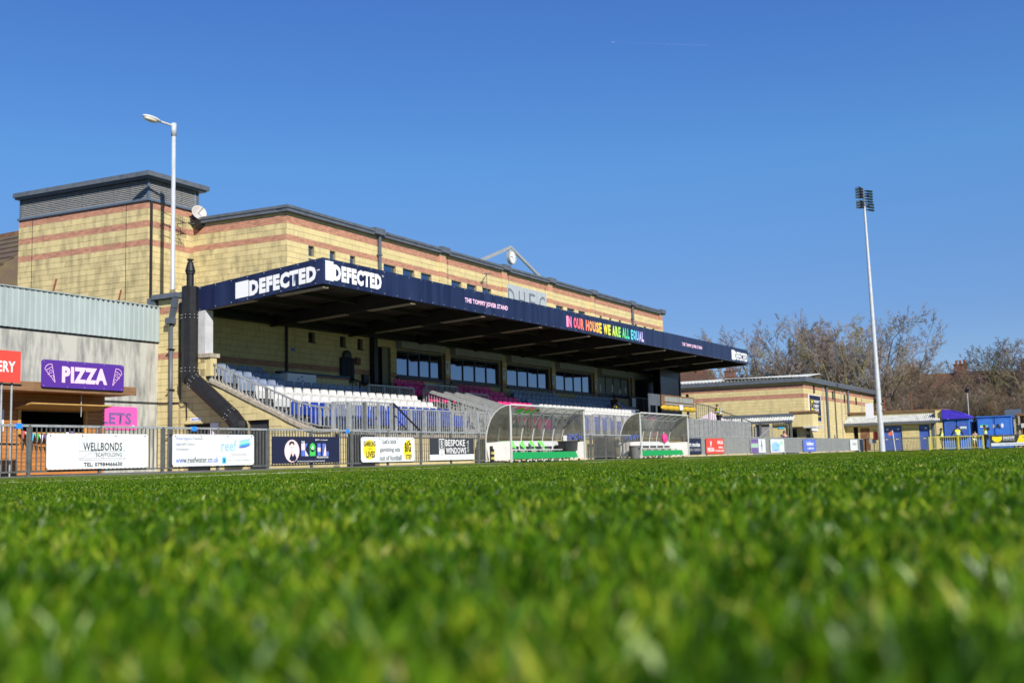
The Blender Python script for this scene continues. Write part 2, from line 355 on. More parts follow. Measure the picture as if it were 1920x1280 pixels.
# ------------------------------------------------------------ walls of blocks and bricks
CAND = {}
def solid_panel(mb, o, u, inw, W, z0, z1, holes, thick, mi=0):
    us = sorted({0.0, W, *[min(max(h[0], 0), W) for h in holes], *[min(max(h[1], 0), W) for h in holes]})
    zs = sorted({z0, z1, *[min(max(h[2], z0), z1) for h in holes], *[min(max(h[3], z0), z1) for h in holes]})
    for za, zb in zip(zs, zs[1:]):
        run = None
        for ua, ub in zip(us, us[1:]):
            cu, cz = (ua+ub)/2, (za+zb)/2
            hole = any(h[0] < cu < h[1] and h[2] < cz < h[3] for h in holes)
            if not hole: run = (run[0], ub) if run else (ua, ub)
            if hole or ub == us[-1]:
                if run: mb.obox(V(o)+u*run[0]+V((0,0,za)), u*(run[1]-run[0]), inw*thick, V((0,0,zb-za)), mi); run = None
def wall(owner, key, o, u, inw, W, courses, holes=(), m='block', thick=.28, maxh=None, label=None):
    """courses: list of (z0, z1, 'b' blocks / 'r' red bricks). maxh(u)->z clips a sloping top."""
    o = V(o); u = V(u); inw = V(inw); holes = list(holes)
    mb = MB(); z0 = min(c[0] for c in courses); z1 = max(c[1] for c in courses)
    if maxh is None: solid_panel(mb, o, u, inw, W, z0, z1, holes, thick)
    else:
        n = 24
        for k in range(n):
            ua, ub = W*k/n, W*(k+1)/n; zt = min(maxh(ua), maxh(ub))
            solid_panel(mb, o+u*ua, u, inw, ub-ua, z0, min(z1, zt), [(h[0]-ua, h[1]-ua, h[2], h[3]) for h in holes], thick)
    w = mb.build("wall", M['mortar'], owner, label=label)
    br = MB(); pr = .010; j = .013
    for ci, (ca, cb, kd) in enumerate(courses):
        if kd == 'b':
            L, rows = .44, [(ca, cb)]
        else:
            k = max(1, round((cb-ca)/.075)); h = (cb-ca)/k; L = .225; rows = [(ca+i*h, ca+(i+1)*h) for i in range(k)]
        for ri, (za, zb) in enumerate(rows):
            x = -(L/2 if (ci+ri) % 2 else 0) - rnd.choice([0, 0, L*.25]) if kd == 'b' else -(L/2 if ri % 2 else 0)
            cz = (za+zb)/2
            hs_ = sorted((h[0], h[1]) for h in holes if h[2] < cz < h[3])
            while x < W:
                a, b = max(x, 0), min(x+L, W); x += L
                segs = [(a, b)]
                for ha, hb in hs_:
                    segs = [s_ for p, q in segs for s_ in ((p, min(q, ha)), (max(p, hb), q)) if s_[1]-s_[0] > .05]
                for p, q in segs:
                    if q-p < .05: continue
                    top = zb
                    if maxh is not None:
                        top = min(zb, maxh(p), maxh(q))
                        if top < za+.05: continue
                    prr = pr + rnd.uniform(-.003, .003)
                    P = o + u*(p+j/4) - inw*prr + V((0,0,za+j/2)); A = u*(q-p-j/2); B = inw*(prr+.02); C_ = V((0,0,top-za-j))
                    if kd == 'b': CAND.setdefault(key, []).append((P.length, P, A, B, C_, M[m], w))
                    else: br.obox(P, A, B, C_, 0, rnd.random())
    if br.v: br.build("brick_band", M['brick'], w, kind='stuff', tint=True)
    return w
def finish_blocks(key, name="block", limit=300):
    L = sorted(CAND.pop(key, []), key=lambda c: c[0])
    for d, P, A, B, C_, mm, w in L[:limit]: piece(name, P, A, B, C_, mm, w)
    rest = {}
    for d, P, A, B, C_, mm, w in L[limit:]:
        k = (w.name, mm.name)
        if k not in rest: rest[k] = (MB(), mm, w)
        rest[k][0].obox(P, A, B, C_, 0, rnd.random())
    for mb, mm, w in rest.values(): mb.build("blockwork", mm, w, kind='stuff', tint=True)
def courses(z0, z1, bands, h=.225):
    """fill z0..z1 with block courses around the given red bands"""
    out = []; z = z1
    for ba, bb in sorted(bands, reverse=True):
        if z - bb > .04:
            k = max(1, round((z-bb)/h)); hh = (z-bb)/k; out += [(bb+i*hh, bb+(i+1)*hh, 'b') for i in range(k)]
        out.append((ba, bb, 'r')); z = ba
    k = max(1, round((z-z0)/h)); hh = (z-z0)/k; out += [(z0+i*hh, z0+(i+1)*hh, 'b') for i in range(k)]
    return sorted(out)
def lerp(tab, x):
    if x <= tab[0][0]: return tab[0][1]
    for (a, p), (b, q) in zip(tab, tab[1:]):
        if x <= b: return p + (q-p)*(x-a)/(b-a)
    return tab[-1][1]
# ------------------------------------------------------------ ground
def gz(x, y):
    """pitch surface: crown at the camera, a slight fall to the touchline, a low bank up to the fence"""
    r = math.hypot(x, y)
    z = -.100 - .0012*max(0, min(y, 16.5)) * 4.0
    if y > 16.5: z += .085*min(1, (y-16.5)/2.6)
    if x > 60: z += -.0*(x-60)
    return z + .006*math.sin(x*.7+1)*math.sin(y*.9) * min(1, r/4)
def grass_material():
    m = bpy.data.materials.new("turf"); m.use_nodes = True
    N = m.node_tree.nodes; L = m.node_tree.links; b = N["Principled BSDF"]; b.inputs['Roughness'].default_value = .85
    b.inputs['Specular IOR Level'].default_value = .2
    g = N.new("ShaderNodeNewGeometry")
    n1 = N.new("ShaderNodeTexNoise"); n1.inputs['Scale'].default_value = 9; n1.inputs['Detail'].default_value = 9; n1.inputs['Roughness'].default_value = .8
    n2 = N.new("ShaderNodeTexNoise"); n2.inputs['Scale'].default_value = .35; n2.inputs['Detail'].default_value = 4
    L.new(g.outputs['Position'], n1.inputs['Vector']); L.new(g.outputs['Position'], n2.inputs['Vector'])
    r1 = N.new("ShaderNodeValToRGB"); e = r1.color_ramp.elements
    e[0].position = .35; e[0].color = (.035, .058, .006, 1); e[1].position = .68; e[1].color = (.17, .21, .02, 1)
    k = r1.color_ramp.elements.new(.5); k.color = (.095, .14, .01, 1)
    L.new(n1.outputs[0], r1.inputs[0])
    mx = N.new("ShaderNodeMixRGB"); mx.blend_type = 'MULTIPLY'; mx.inputs[0].default_value = .5
    r2 = N.new("ShaderNodeValToRGB"); r2.color_ramp.elements[0].position = .35; r2.color_ramp.elements[0].color = (.75, .85, .7, 1)
    r2.color_ramp.elements[1].position = .65; r2.color_ramp.elements[1].color = (1.15, 1.05, 1, 1)
    L.new(n2.outputs[0], r2.inputs[0]); L.new(r1.outputs[0], mx.inputs[1]); L.new(r2.outputs[0], mx.inputs[2])
    L.new(mx.outputs[0], b.inputs['Base Color'])
    bp = N.new("ShaderNodeBump"); bp.inputs['Strength'].default_value = 1; bp.inputs['Distance'].default_value = .03
    L.new(n1.outputs[0], bp.inputs['Height']); L.new(bp.outputs[0], b.inputs['Normal'])
    return m
M['turf'] = grass_material()
xs = sorted(set(list(np.linspace(-40, 0, 9)) + list(np.linspace(0, 30, 61)) + list(np.linspace(30, 100, 71)) + [130, 200, 400, 900, 3000]))
ys = sorted(set([-3000, -600, -200, -90] + list(np.linspace(-60, -4, 15)) + list(np.linspace(-4, 19.5, 48))))
mb = MB(); vv = [(x, y, gz(x, y) if y < 60 else -.15) for x in xs for y in ys]; n = len(ys)
mb.add(vv, [(i*n+j, (i+1)*n+j, (i+1)*n+j+1, i*n+j+1) for i in range(len(xs)-1) for j in range(n-1)])
gp = mb.build("pitch", M['turf'], kind='structure', smooth=True, origin=(0,0,0))
gp['label'] = "bright green football pitch running up to the perimeter fence"
MB().box(-3000, 3000, 19.5, 3000, -.6, -.075).build("path", M['path'], kind='structure', origin=(0,0,0))['label'] = "grey tarmac path and ground behind the perimeter fence"

# blades: a few turf patches, spread over the near pitch as instances
def blade_material(name, stops, tr=.45):
    m = bpy.data.materials.new(name); m.use_nodes = True
    N = m.node_tree.nodes; L = m.node_tree.links; N.remove(N["Principled BSDF"])
    at = N.new("ShaderNodeAttribute"); at.attribute_name = "tint"
    g = N.new("ShaderNodeNewGeometry"); nz = N.new("ShaderNodeTexNoise"); nz.inputs['Scale'].default_value = 11; nz.inputs['Detail'].default_value = 3
    L.new(g.outputs['Position'], nz.inputs['Vector'])
    ad = N.new("ShaderNodeMath"); ad.operation = 'MULTIPLY_ADD'; ad.inputs[1].default_value = 1.25; L.new(nz.outputs[0], ad.inputs[0])
    sc = N.new("ShaderNodeMath"); sc.operation = 'MULTIPLY_ADD'; sc.inputs[1].default_value = .66; sc.inputs[2].default_value = -.55
    L.new(at.outputs['Fac'], sc.inputs[0]); L.new(sc.outputs[0], ad.inputs[2])
    r = N.new("ShaderNodeValToRGB")
    els = r.color_ramp.elements; els[0].position = stops[0][0]; els[0].color = (*stops[0][1], 1); els[1].position = stops[-1][0]; els[1].color = (*stops[-1][1], 1)
    for p, c in stops[1:-1]: k = els.new(p); k.color = (*c, 1)
    L.new(ad.outputs[0], r.inputs[0])
    d = N.new("ShaderNodeBsdfDiffuse"); t = N.new("ShaderNodeBsdfTranslucent"); gl = N.new("ShaderNodeBsdfGlossy"); gl.inputs['Roughness'].default_value = .35
    gl.inputs[0].default_value = (.75, .8, .7, 1)
    a = N.new("ShaderNodeMixShader"); a.inputs[0].default_value = tr; b = N.new("ShaderNodeMixShader"); b.inputs[0].default_value = .018
    L.new(r.outputs[0], d.inputs[0]); L.new(r.outputs[0], t.inputs[0])
    L.new(d.outputs[0], a.inputs[1]); L.new(t.outputs[0], a.inputs[2]); L.new(a.outputs[0], b.inputs[1]); L.new(gl.outputs[0], b.inputs[2])
    L.new(b.outputs[0], N["Material Output"].inputs[0]); return m
M['blade'] = blade_material("grass_blade", [(0, (.012, .045, .002)), (.28, (.032, .100, .003)), (.46, (.075, .19, .004)), (.66, (.19, .325, .008)), (.80, (.41, .46, .03)), (1, (.56, .42, .18))])
M['blade_far'] = blade_material("grass_blade_far", [(0, (.045, .085, .004)), (.35, (.080, .15, .006)), (.6, (.17, .26, .010)), (.85, (.31, .38, .02)), (1, (.42, .40, .12))])
M['blade_white'] = blade_material("line_marked_blade", [(0, (.30, .36, .22)), (1, (.70, .72, .66))], .2)

def patch_mesh(name, n, size, hmin, hmax, wid, m, seed, bend=.72):
    r = np.random.RandomState(seed)
    P = (r.rand(n, 2)-.5)*size; h = hmin+(hmax-hmin)*r.rand(n)**1.2; az = r.rand(n)*2*np.pi; w = wid*(.6+.8*r.rand(n))
    lean = bend*(.15+.95*r.rand(n)**1.3)*h; la = r.rand(n)*2*np.pi
    t = r.rand(n); dry = r.rand(n) < .055; t[dry] = 1.25; h = np.where(dry, h*.8, h)
    sx, sy = np.cos(az)*w/2, np.sin(az)*w/2
    def lvl(f, wf):
        cx = P[:, 0]+np.cos(la)*lean*f**1.8; cy = P[:, 1]+np.sin(la)*lean*f**1.8; z = h*(f - .18*f**3*bend)
        return np.stack([cx-sx*wf, cy-sy*wf, z], 1), np.stack([cx+sx*wf, cy+sy*wf, z], 1)
    a0, b0 = lvl(0, 1); a1, b1 = lvl(.45, .9); a2, b2 = lvl(.8, .55); tip = (lvl(1, 0)[0])
    co = np.stack([a0, b0, b1, a1, b2, a2, tip], 1).reshape(-1, 3)
    base = np.arange(n)*7
    q1 = np.stack([base, base+1, base+2, base+3], 1); q2 = np.stack([base+3, base+2, base+4, base+5], 1); tr = np.stack([base+5, base+4, base+6], 1)
    me = bpy.data.meshes.new(name); nv = len(co)
    loops = np.concatenate([np.concatenate([q1, q2, tr], 1).ravel()])
    me.vertices.add(nv); me.vertices.foreach_set("co", co.ravel()); me.loops.add(len(loops)); me.loops.foreach_set("vertex_index", loops.astype(np.int32))
    starts = (np.arange(n)[:, None]*11+np.array([0, 4, 8])[None]).ravel(); me.polygons.add(len(starts))
    me.polygons.foreach_set("loop_start", starts.astype(np.int32))
    a = me.attributes.new("tint", 'FLOAT', 'FACE'); a.data.foreach_set("value", np.repeat(t, 3).astype(np.float32))
    me.materials.append(m); me.update(calc_edges=True); return me
def scatter(name, label, pts, patches):
    """one object: points of turf with a patch of blades instanced on each by geometry nodes"""
    me = bpy.data.meshes.new(name); me.from_pydata([p[:3] for p in pts], [], [])
    for nm, i in (("rot", 3), ("scl", 4)):
        a = me.attributes.new(nm, 'FLOAT', 'POINT'); a.data.foreach_set("value", [p[i] for p in pts])
    a = me.attributes.new("pick", 'INT', 'POINT'); a.data.foreach_set("value", [rnd.randrange(len(patches)) for p in pts])
    ob = bpy.data.objects.new(name, me); col.objects.link(ob); ob['kind'] = 'stuff'; ob['label'] = label
    ng = bpy.data.node_groups.new(name, 'GeometryNodeTree')
    ng.interface.new_socket("Geometry", in_out='INPUT', socket_type='NodeSocketGeometry'); ng.interface.new_socket("Geometry", in_out='OUTPUT', socket_type='NodeSocketGeometry')
    N = ng.nodes; L = ng.links; gi = N.new("NodeGroupInput"); go = N.new("NodeGroupOutput")
    g2i = N.new("GeometryNodeGeometryToInstance")
    for pob in reversed(patches):
        oi = N.new("GeometryNodeObjectInfo"); oi.inputs[0].default_value = pob; oi.inputs['As Instance'].default_value = False
        L.new(oi.outputs['Geometry'], g2i.inputs[0])
    ip = N.new("GeometryNodeInstanceOnPoints"); ip.inputs['Pick Instance'].default_value = True
    L.new(gi.outputs[0], ip.inputs['Points']); L.new(g2i.outputs[0], ip.inputs['Instance'])
    def at(nm, ty):
        k = N.new("GeometryNodeInputNamedAttribute"); k.data_type = ty; k.inputs['Name'].default_value = nm; return k.outputs[0]
    L.new(at("pick", 'INT'), ip.inputs['Instance Index'])
    cx = N.new("ShaderNodeCombineXYZ"); L.new(at("rot", 'FLOAT'), cx.inputs[2]); L.new(cx.outputs[0], ip.inputs['Rotation'])
    L.new(at("scl", 'FLOAT'), ip.inputs['Scale']); L.new(ip.outputs[0], go.inputs[0])
    md = ob.modifiers.new("blades", 'NODES'); md.node_group = ng
    return ob
def patch_obs(base, specs, loc):
    out = []
    for k, sp in enumerate(specs):
        me = patch_mesh(base, *sp, seed=31+k); o = bpy.data.objects.new(base, me); col.objects.link(o)
        o.location = (loc[0]+k*.4, loc[1], gz(loc[0]+k*.4, loc[1])); o['kind'] = 'stuff'; out.append(o)
    return out
DIRS = (math.atan2(.485, .868))
def in_view(x, y, pad=.06):
    a = math.atan2(y, x) - DIRS; return abs(a) < math.radians(26.5)+pad
near = patch_obs("turf_patch", [(1050, .20, .016, .054, .0043, M['blade'])]*4, (1.4, .5))
mid = patch_obs("turf_patch", [(1300, .5, .016, .040, .0052, M['blade'])]*3, (5.0, 2.4))
far = patch_obs("turf_patch", [(700, 1.6, .020, .036, .016, M['blade_far'])]*3, (24.0, 12.0))
pts = []
g = .125
for i in range(-2, 70):
    for j in range(-40, 60):
        x, y = i*g+rnd.uniform(-.04, .04), j*g+rnd.uniform(-.04, .04); r = math.hypot(x, y)
        if .30 < r < 4.6 and in_view(x, y, .30/max(r, .3)+.05): pts.append((x, y, gz(x, y), rnd.uniform(0, 6.28), rnd.uniform(.85, 1.12)))
scatter("short_grass", "short green grass blades close to the lens", pts, near)
pts = []; g = .30
for i in range(8, 60):
    for j in range(-20, 60):
        x, y = i*g+rnd.uniform(-.1, .1), j*g+rnd.uniform(-.1, .1); r = math.hypot(x, y)
        if 4.3 < r < 14 and in_view(x, y, .1): pts.append((x, y, gz(x, y), rnd.uniform(0, 6.28), rnd.uniform(.85, 1.15)))
scatter("short_grass", "short green grass in the middle of the pitch", pts, mid)
pts = []; g = 1.25
for i in range(6, 78):
    for j in range(-6, 16):
        x, y = i*g+rnd.uniform(-.4, .4), j*g+rnd.uniform(-.4, .4); r = math.hypot(x, y)
        if 13 < r < 96 and y < 18.4 and in_view(x, y, .08): pts.append((x, y, gz(x, y), rnd.uniform(0, 6.28), rnd.uniform(.8, 1.1)))
scatter("short_grass", "short green grass on the far side of the pitch by the fence", pts, far)
# the white touchline is painted on the blades themselves
me = patch_mesh("touchline", 3800, 1.0, .014, .034, .012, M['blade_white'], 5)
co = np.empty(len(me.vertices)*3); me.vertices.foreach_get("co", co); co = co.reshape(-1, 3)
co[:, 0] = co[:, 0]*46+33; co[:, 1] = co[:, 1]*.11+16.4; co[:, 2] += np.array([gz(a, 16.4) for a in co[:, 0]])
me.vertices.foreach_set("co", co.ravel()); me.update()
o = bpy.data.objects.new("touchline", me); col.objects.link(o); o['kind'] = 'structure'; o['label'] = "white painted touchline on the grass in front of the fence"
# ------------------------------------------------------------ clubhouse (long range behind the stand) and its tower
YB = 28.0; XU = 32.34; XE = 71.9; YT = 32.64; XT = 29.64
club = thing("clubhouse", "long yellow block clubhouse with red brick stripes, grey parapet and lounge windows behind the stand", "building", (52, 30, -.08))
top_bands = [(9.43, 9.73), (8.75, 8.97)]
small = [(33.64, 34.0), (34.99, 35.36), (36.33, 36.69), (61.35, 61.66), (62.79, 63.12), (64.29, 64.63), (66.91, 67.26), (68.47, 68.85), (70.0, 70.36)]
wide = [(38.72, 39.65), (40.19, 41.11), (41.65, 42.53), (44.27, 45.18), (45.69, 46.59), (47.18, 48.08), (55.39, 56.33), (56.83, 57.81), (58.33, 59.26)]
lounge = [(39.6, 43.35), (44.05, 48.7), (49.5, 54.3), (55.1, 59.9), (60.75, 65.6)]
X0c = 26.65
holes = [(a-X0c, b-X0c, 8.2, 8.72) for a, b in small] + [(a-X0c, b-X0c, 7.95, 8.72) for a, b in wide]
holes += [(a-X0c, b-X0c, 3.78, 4.98) for a, b in lounge] + [(66.5-X0c, 70.8-X0c, 2.85, 4.98), (38.15-X0c, 39.15-X0c, 2.85, 5.05)]
holes += [(49.55-X0c, 54.23-X0c, 7.7, 9.27), (33.60-X0c, 34.0-X0c, 4.86, 5.3), (35.6-X0c, 35.98-X0c, 4.82, 5.3), (36.78-X0c, 37.15-X0c, 4.8, 5.3)]
# under the roof the wall runs further left than above
wall(club, 'club', (X0c, YB, 0), UX, (0,1,0), XE-X0c, courses(2.2, 6.1, [(3.74, 3.95)]), [h for h in holes if h[2] < 6], label="yellow block wall under the stand roof")
wall(club, 'club', (XU, YB, 0), UX, (0,1,0), XE-XU, courses(6.1, 9.85, top_bands), [(h[0]+X0c-XU, h[1]+X0c-XU, h[2], h[3]) for h in holes if h[2] > 6])
SK = .076; US = V((SK, -1, 0)).normalized(); INS = V((1, SK, 0)).normalized()      # the end walls stand a few degrees off square
LS = YT-YB; XI = XU-SK*LS
wall(club, 'club', (XI, YT, 0), US, INS, LS*math.hypot(1, SK)-.002, courses(5.9, 9.85, top_bands), m='block_dirty')
MB().box(XE-.3, XE, YB+.3, 40, 2, 9.85).box(XU+.3, XE-.3, 39.7, 40, 2, 9.85).box(XU+.31, XE-.31, YB+.31, 39.69, 9.6, 9.8).build("wall", M['block'], club)
finish_blocks('club')
# parapet coping with a raised piece over every pilaster
cp = [38.1, 43.4, 49.35, 54.6, 60.2, 66.2, 71.5]
mb = MB().box(XU-.16, XE+.18, YB-.2, YB+.35, 9.85, 10.06).box(XU-.2, XE+.22, YB-.24, YB+.05, 9.98, 10.09)
mb.obox((XU-.16-SK*.35, YB+.35, 9.85), (.51, 0, 0), (-SK*4.29, 4.29, 0), (0, 0, .21)).obox((XU-.2, YB+.05, 9.98), (.25, 0, 0), (-SK*4.59, 4.59, 0), (0, 0, .11))
mb.build("parapet_coping", M['slate'], club)
for x in cp: MB().box(x-.3, x+.42, YB-.28, YB+.1, 9.90, 10.17).build("coping_block", M['slate'], club)
for x in cp[1:]:
    if x in (38.1, 66.2): continue
    # shallow pilaster strip
    mb = MB()
    for (za, zb, kd) in courses(6.2, 9.85, top_bands):
        mb.box(x-.26, x+.26, YB-.10, YB-.004, za+.006, zb-.006, 1 if kd == 'r' else 0, rnd.random())
    mb.build("pilaster", [M['block'], M['brick']], club, tint=True)
for x in (38.3, 66.35):
    MB().tube((x, YB-.12, 6.2), (x, YB-.12, 9.9), .075, n=10).box(x-.1, x+.1, YB-.2, YB, 7.6, 7.66).box(x-.1, x+.1, YB-.2, YB, 9.0, 9.06).build("downpipe", M['pvc'], club)
def small_window(owner, x0, x1, z0, z1):
    w = MB().box(x0, x1, YB+.10, YB+.14, z0, z0+.05).box(x0, x1, YB+.10, YB+.14, z1-.05, z1).box(x0, x0+.045, YB+.10, YB+.14, z0+.05, z1-.05).box(x1-.045, x1, YB+.10, YB+.14, z0+.05, z1-.05).build("window", M['louvre_frame'], owner)
    MB().box(x0+.045, x1-.045, YB+.115, YB+.125, z0+.05, z1-.05).build("pane", M['glass'], w)
    MB().box(x0-.02, x1+.02, YB-.05, YB+.10, z0-.045, z0).build("sill", M['slate'], w)
for a, b in small: small_window(club, a, b, 8.2, 8.72)
for a, b in wide: small_window(club, a, b, 7.95, 8.72)
# lounge windows under the roof
for k, (a, b) in enumerate(lounge):
    w = MB().box(a, b, YB+.06, YB+.14, 3.78, 3.90).box(a, b, YB+.06, YB+.14, 4.92, 4.98).box(a, a+.10, YB+.06, YB+.14, 3.90, 4.92).box(b-.10, b, YB+.06, YB+.14, 3.90, 4.92).build("window", M['frame_blue'], club)
    n_ = [4, 4, 4, 4, 4][k]; wd = (b-a-.2)/n_
    for i in range(n_):
        x0 = a+.10+i*wd
        if i: MB().box(x0-.03, x0+.03, YB+.05, YB+.13, 3.90, 4.92).build("mullion", M['frame_blue'], w)
        p = MB().box(x0+.03, x0+wd-.03, YB+.09, YB+.10, 3.90, 4.92).build("pane", M['glass'] if k < 4 else M['frame_grey'], w)
    MB().box(a-.1, b+.1, YB-.14, YB+.05, 3.70, 3.78).build("sill", M['frame_blue'], w)
    MB().box(a-.05, b-.2, YB-.34, YB-.002, 5.04, 5.40).build("shutter_box", M['frame_grey'], club)
for x, z0, z1 in ((61.1, 4.0, 4.45), (62.9, 4.05, 4.5), (64.1, 4.0, 4.3), (65.0, 4.1, 4.45)):
    MB().box(x, x+.22, YB+.05, YB+.058, z0, z1).build("notice", M['paper'], club)
w = MB().box(66.5, 70.8, YB+.10, YB+.16, 2.85, 4.98).build("roller_shutter", M['shutter'], club)
for i in range(26): MB().tube((66.5, YB+.10, 2.9+i*.08), (70.8, YB+.10, 2.9+i*.08), .03, n=5).build("slat", M['shutter'], w)
MB().box(66.4, 70.4, YB-.34, YB-.002, 5.02, 5.34).build("shutter_box", M['frame_grey'], club)
dr = MB().box(38.15, 39.15, YB+.24, YB+.27, 2.85, 5.05).build("doorway", M['door_dark'], club)
MB().box(38.68, 39.10, YB+.10, YB+.14, 2.86, 5.02).build("door", M['door_beige'], club)
for a, b, z in ((33.60, 34.0, 4.86), (35.6, 35.98, 4.82), (36.78, 37.15, 4.8)):
    q = MB().box(a, b, YB+.12, YB+.13, z, 5.3).build("window", M['glass'], club)
    MB().box(a-.02, b+.02, YB-.06, YB+.1, z-.04, z).build("sill", M['black'], q)
# brick piers between the windows, brown pipes, posters
for x in (43.7, 49.1, 54.7, 60.3, 66.05):
    MB().tube((x-.28, YB-.07, 2.6), (x-.28, YB-.07, 5.4), .06, n=8).build("downpipe", M['brown_edge'], club)
    p = MB().box(x-.12, x+.20, YB-.026, YB-.014, 4.12, 4.75).build("poster", M['paper'], club)
    patch(p, "figure", (x-.03, YB-.026, 4.3), UX, .15, .38, M['mauve'], NY, tri=[(0,0),(.4,.5),(.1,.8),(.5,1),(1,.9),(.7,.5),(.9,.1),(.5,.3)])
p = MB().box(37.05+.75, 38.05, YB-.026, YB-.014, 4.14, 4.86).build("poster", M['paper'], club)
patch(p, "figure", (37.82, YB-.026, 4.35), UX, .18, .42, M['mauve'], NY, tri=[(0,0),(.4,.5),(.1,.8),(.5,1),(1,.9),(.7,.5),(.9,.1),(.5,.3)])
for x, z in ((32.55, 4.42), (37.86, 3.38), (39.45, 3.30)):
    MB().box(x, x+.24, YB-.026, YB-.014, z, z+.11).build("plate", M['blueprint'], club)
MB().tube((32.25, YB-.07, 2.4), (32.25, YB-.07, 5.6), .055, n=8).build("downpipe", M['black'], club)
# cast letters D H F C in four stone panels
pn = MB().box(49.55, 54.23, YB+.05, YB+.10, 7.7, 9.27).build("letter_panel", M['stone'], club)
for i, ch in enumerate("DHFC"):
    x0 = 49.57+i*1.165
    q = MB().box(x0+.015, x0+1.15, YB-.02, YB+.05, 7.72, 9.25).build("stone_panel", M['stone'], pn)
    text(ch, (x0+.24, YB-.02, 7.95), UX, .70, 1.08, M['letter_shade'], pn, NY, bold=.0, name="letter", depth=.006)
# pediment frame with clock
pd = thing("clock_pediment", "triangular steel pediment with a round pale clock on the clubhouse parapet", "clock", (50.8, 28.3, 10.15))
A, B_, T_ = V((47.43, 28.3, 10.15)), V((54.3, 28.3, 10.15)), V((50.8, 28.3, 11.40))
MB().bar(A, T_, .10, .16).build("frame", M['galv'], pd); MB().bar(T_, B_, .10, .16).build("frame", M['galv'], pd)
MB().bar(A, B_, .10, .12).build("frame", M['galv'], pd)
c = MB().lathe((50.82, 28.36, 10.86), [(.36, 0), (.36, .14), (.33, .15)], 28, axis=(0,-1,0)).build("clock", M['clock'], pd)
MB().lathe((50.82, 28.36, 10.86), [(.37, -.02), (.41, 0), (.41, .17), (.37, .19), (.36, .15)], 28, axis=(0,-1,0), caps=False).build("rim", M['galv'], c)
for i in range(12):
    a = math.radians(30*i); d = V((math.sin(a), 0, math.cos(a)))
    line(c, "mark", V((50.82, 28.21, 10.86))+d*.25, V((50.82, 28.21, 10.86))+d*.32, .035, M['blackprint'], NY, .006)
for a, l_ in ((150, .17), (268, .25)):
    d = V((math.sin(math.radians(a)), 0, math.cos(math.radians(a)))); line(c, "hand", (50.82, 28.21, 10.86), V((50.82, 28.21, 10.86))+d*l_, .03, M['blackprint'], NY, .009)
# aerials on the wall
ant = MB().tube((47.0, YB-.02, 8.9), (46.9, YB-.45, 9.3), .02, n=5).tube((46.9, YB-.45, 8.5), (46.9, YB-.45, 9.45), .018, n=5).tube((46.6, YB-.45, 9.3), (47.3, YB-.45, 9.38), .012, n=5)
for i in range(4): ant.tube((46.7+i*.15, YB-.62, 9.31+i*.018), (46.7+i*.15, YB-.28, 9.31+i*.018), .008, n=4)
ant.build("wall_aerial", M['galv_dark'], club)

# tower
tw = thing("clubhouse_tower", "square yellow block tower with red brick stripes and grey louvres under a flat roof", "tower", (31.5, 37, -.08))
tb = [(10.13, 10.42), (9.40, 9.64), (8.67, 8.90)]
wall(tw, 'tower', (XT, YT, 0), UX, (0,1,0), XI-XT+.02, courses(4.6, 10.42, tb), m='block_dirty')
TD = 7.0; TB = YT+TD
wall(tw, 'tower', (XT-SK*TD, TB, 0), US, INS, TD*math.hypot(1, SK)-.002, courses(4.6, 10.42, tb), m='block_dirty')
wall(tw, 'tower', (XI+.025, YT, 0), UX, (0,1,0), .30, courses(9.8, 10.42, [(10.13, 10.42)]), m='block_dirty')
MB().box(XT-.1, XU+.5, TB-.3, TB, 4.6, 10.4).obox((XI+.10, YT+.29, 9.8), (.21, 0, 0), (-SK*6.4, 6.4, 0), (0, 0, .7)).build("wall", M['block_dirty'], tw)
finish_blocks('tower')
ring = lambda mb, e, z0, z1: mb.prism([(XT-e+SK*e, YT-e, z0), (XI+.33+e+SK*e, YT-e, z0), (XI+.33+e-SK*TD, TB+e*.2, z0), (XT-e-SK*TD, TB+e*.2, z0)], (0, 0, z1-z0))
ring(MB(), .09, 10.42, 10.51).build("ledge", M['louvre_frame'], tw)
ring(MB(), .29, 11.355, 11.54).build("flat_roof", M['slate'], tw)
ring(MB(), .20, 11.29, 11.355).build("eave_board", M['louvre_frame'], tw)
ring(MB(), -.12, 10.51, 11.29).build("plant_core", M['door_dark'], tw)
for (x, y) in ((XT, YT), (XT-SK*(TD-.09), TB-.09), (XI+.24, YT)): MB().box(x, x+.09, y, y+.09, 10.51, 11.29).build("corner_post", M['louvre_frame'], tw)
nf = 8
for k in range(nf):                                            # louvre bays on the long side
    ya, yb = YT+.10+(TD-.2)*k/nf, YT+.10+(TD-.2)*(k+1)/nf; xo = XT-SK*(ya-YT)
    fr = MB().box(xo+.02, xo+.05, ya, ya+.03, 10.53, 11.29).build("louvre_bay", M['louvre_frame'], tw)
    for i in range(10):
        z = 10.54+i*.074; MB().obox((xo, ya+.03, z), (.042, 0, .052), (-SK*(yb-ya-.04), yb-ya-.04, 0), (0, 0, .016)).build("louvre_blade", M['louvre'], fr)
for k in range(3):
    xa, xb = XT+.10+.82*k, XT+.10+.82*(k+1)
    fr = MB().box(xa, xa+.02, YT+.02, YT+.05, 10.53, 11.29).build("louvre_bay", M['louvre_frame'], tw)
    for i in range(10):
        z = 10.54+i*.074; MB().obox((xa+.02, YT+.0, z), (0, .042, .052), (xb-xa-.03, 0, 0), (0, 0, .016)).build("louvre_blade", M['louvre'], fr)
MB().tube((XT+.1, YT-.07, 4.8), (XT+.1, YT-.07, 10.4), .055, n=8).build("downpipe", M['black'], tw)
MB().obox((XI+.0, YT-.62, 9.72), (.62, 0, 0), (0, .6, 0), (0, 0, .42)).build("lead_flashing", M['slate'], tw)
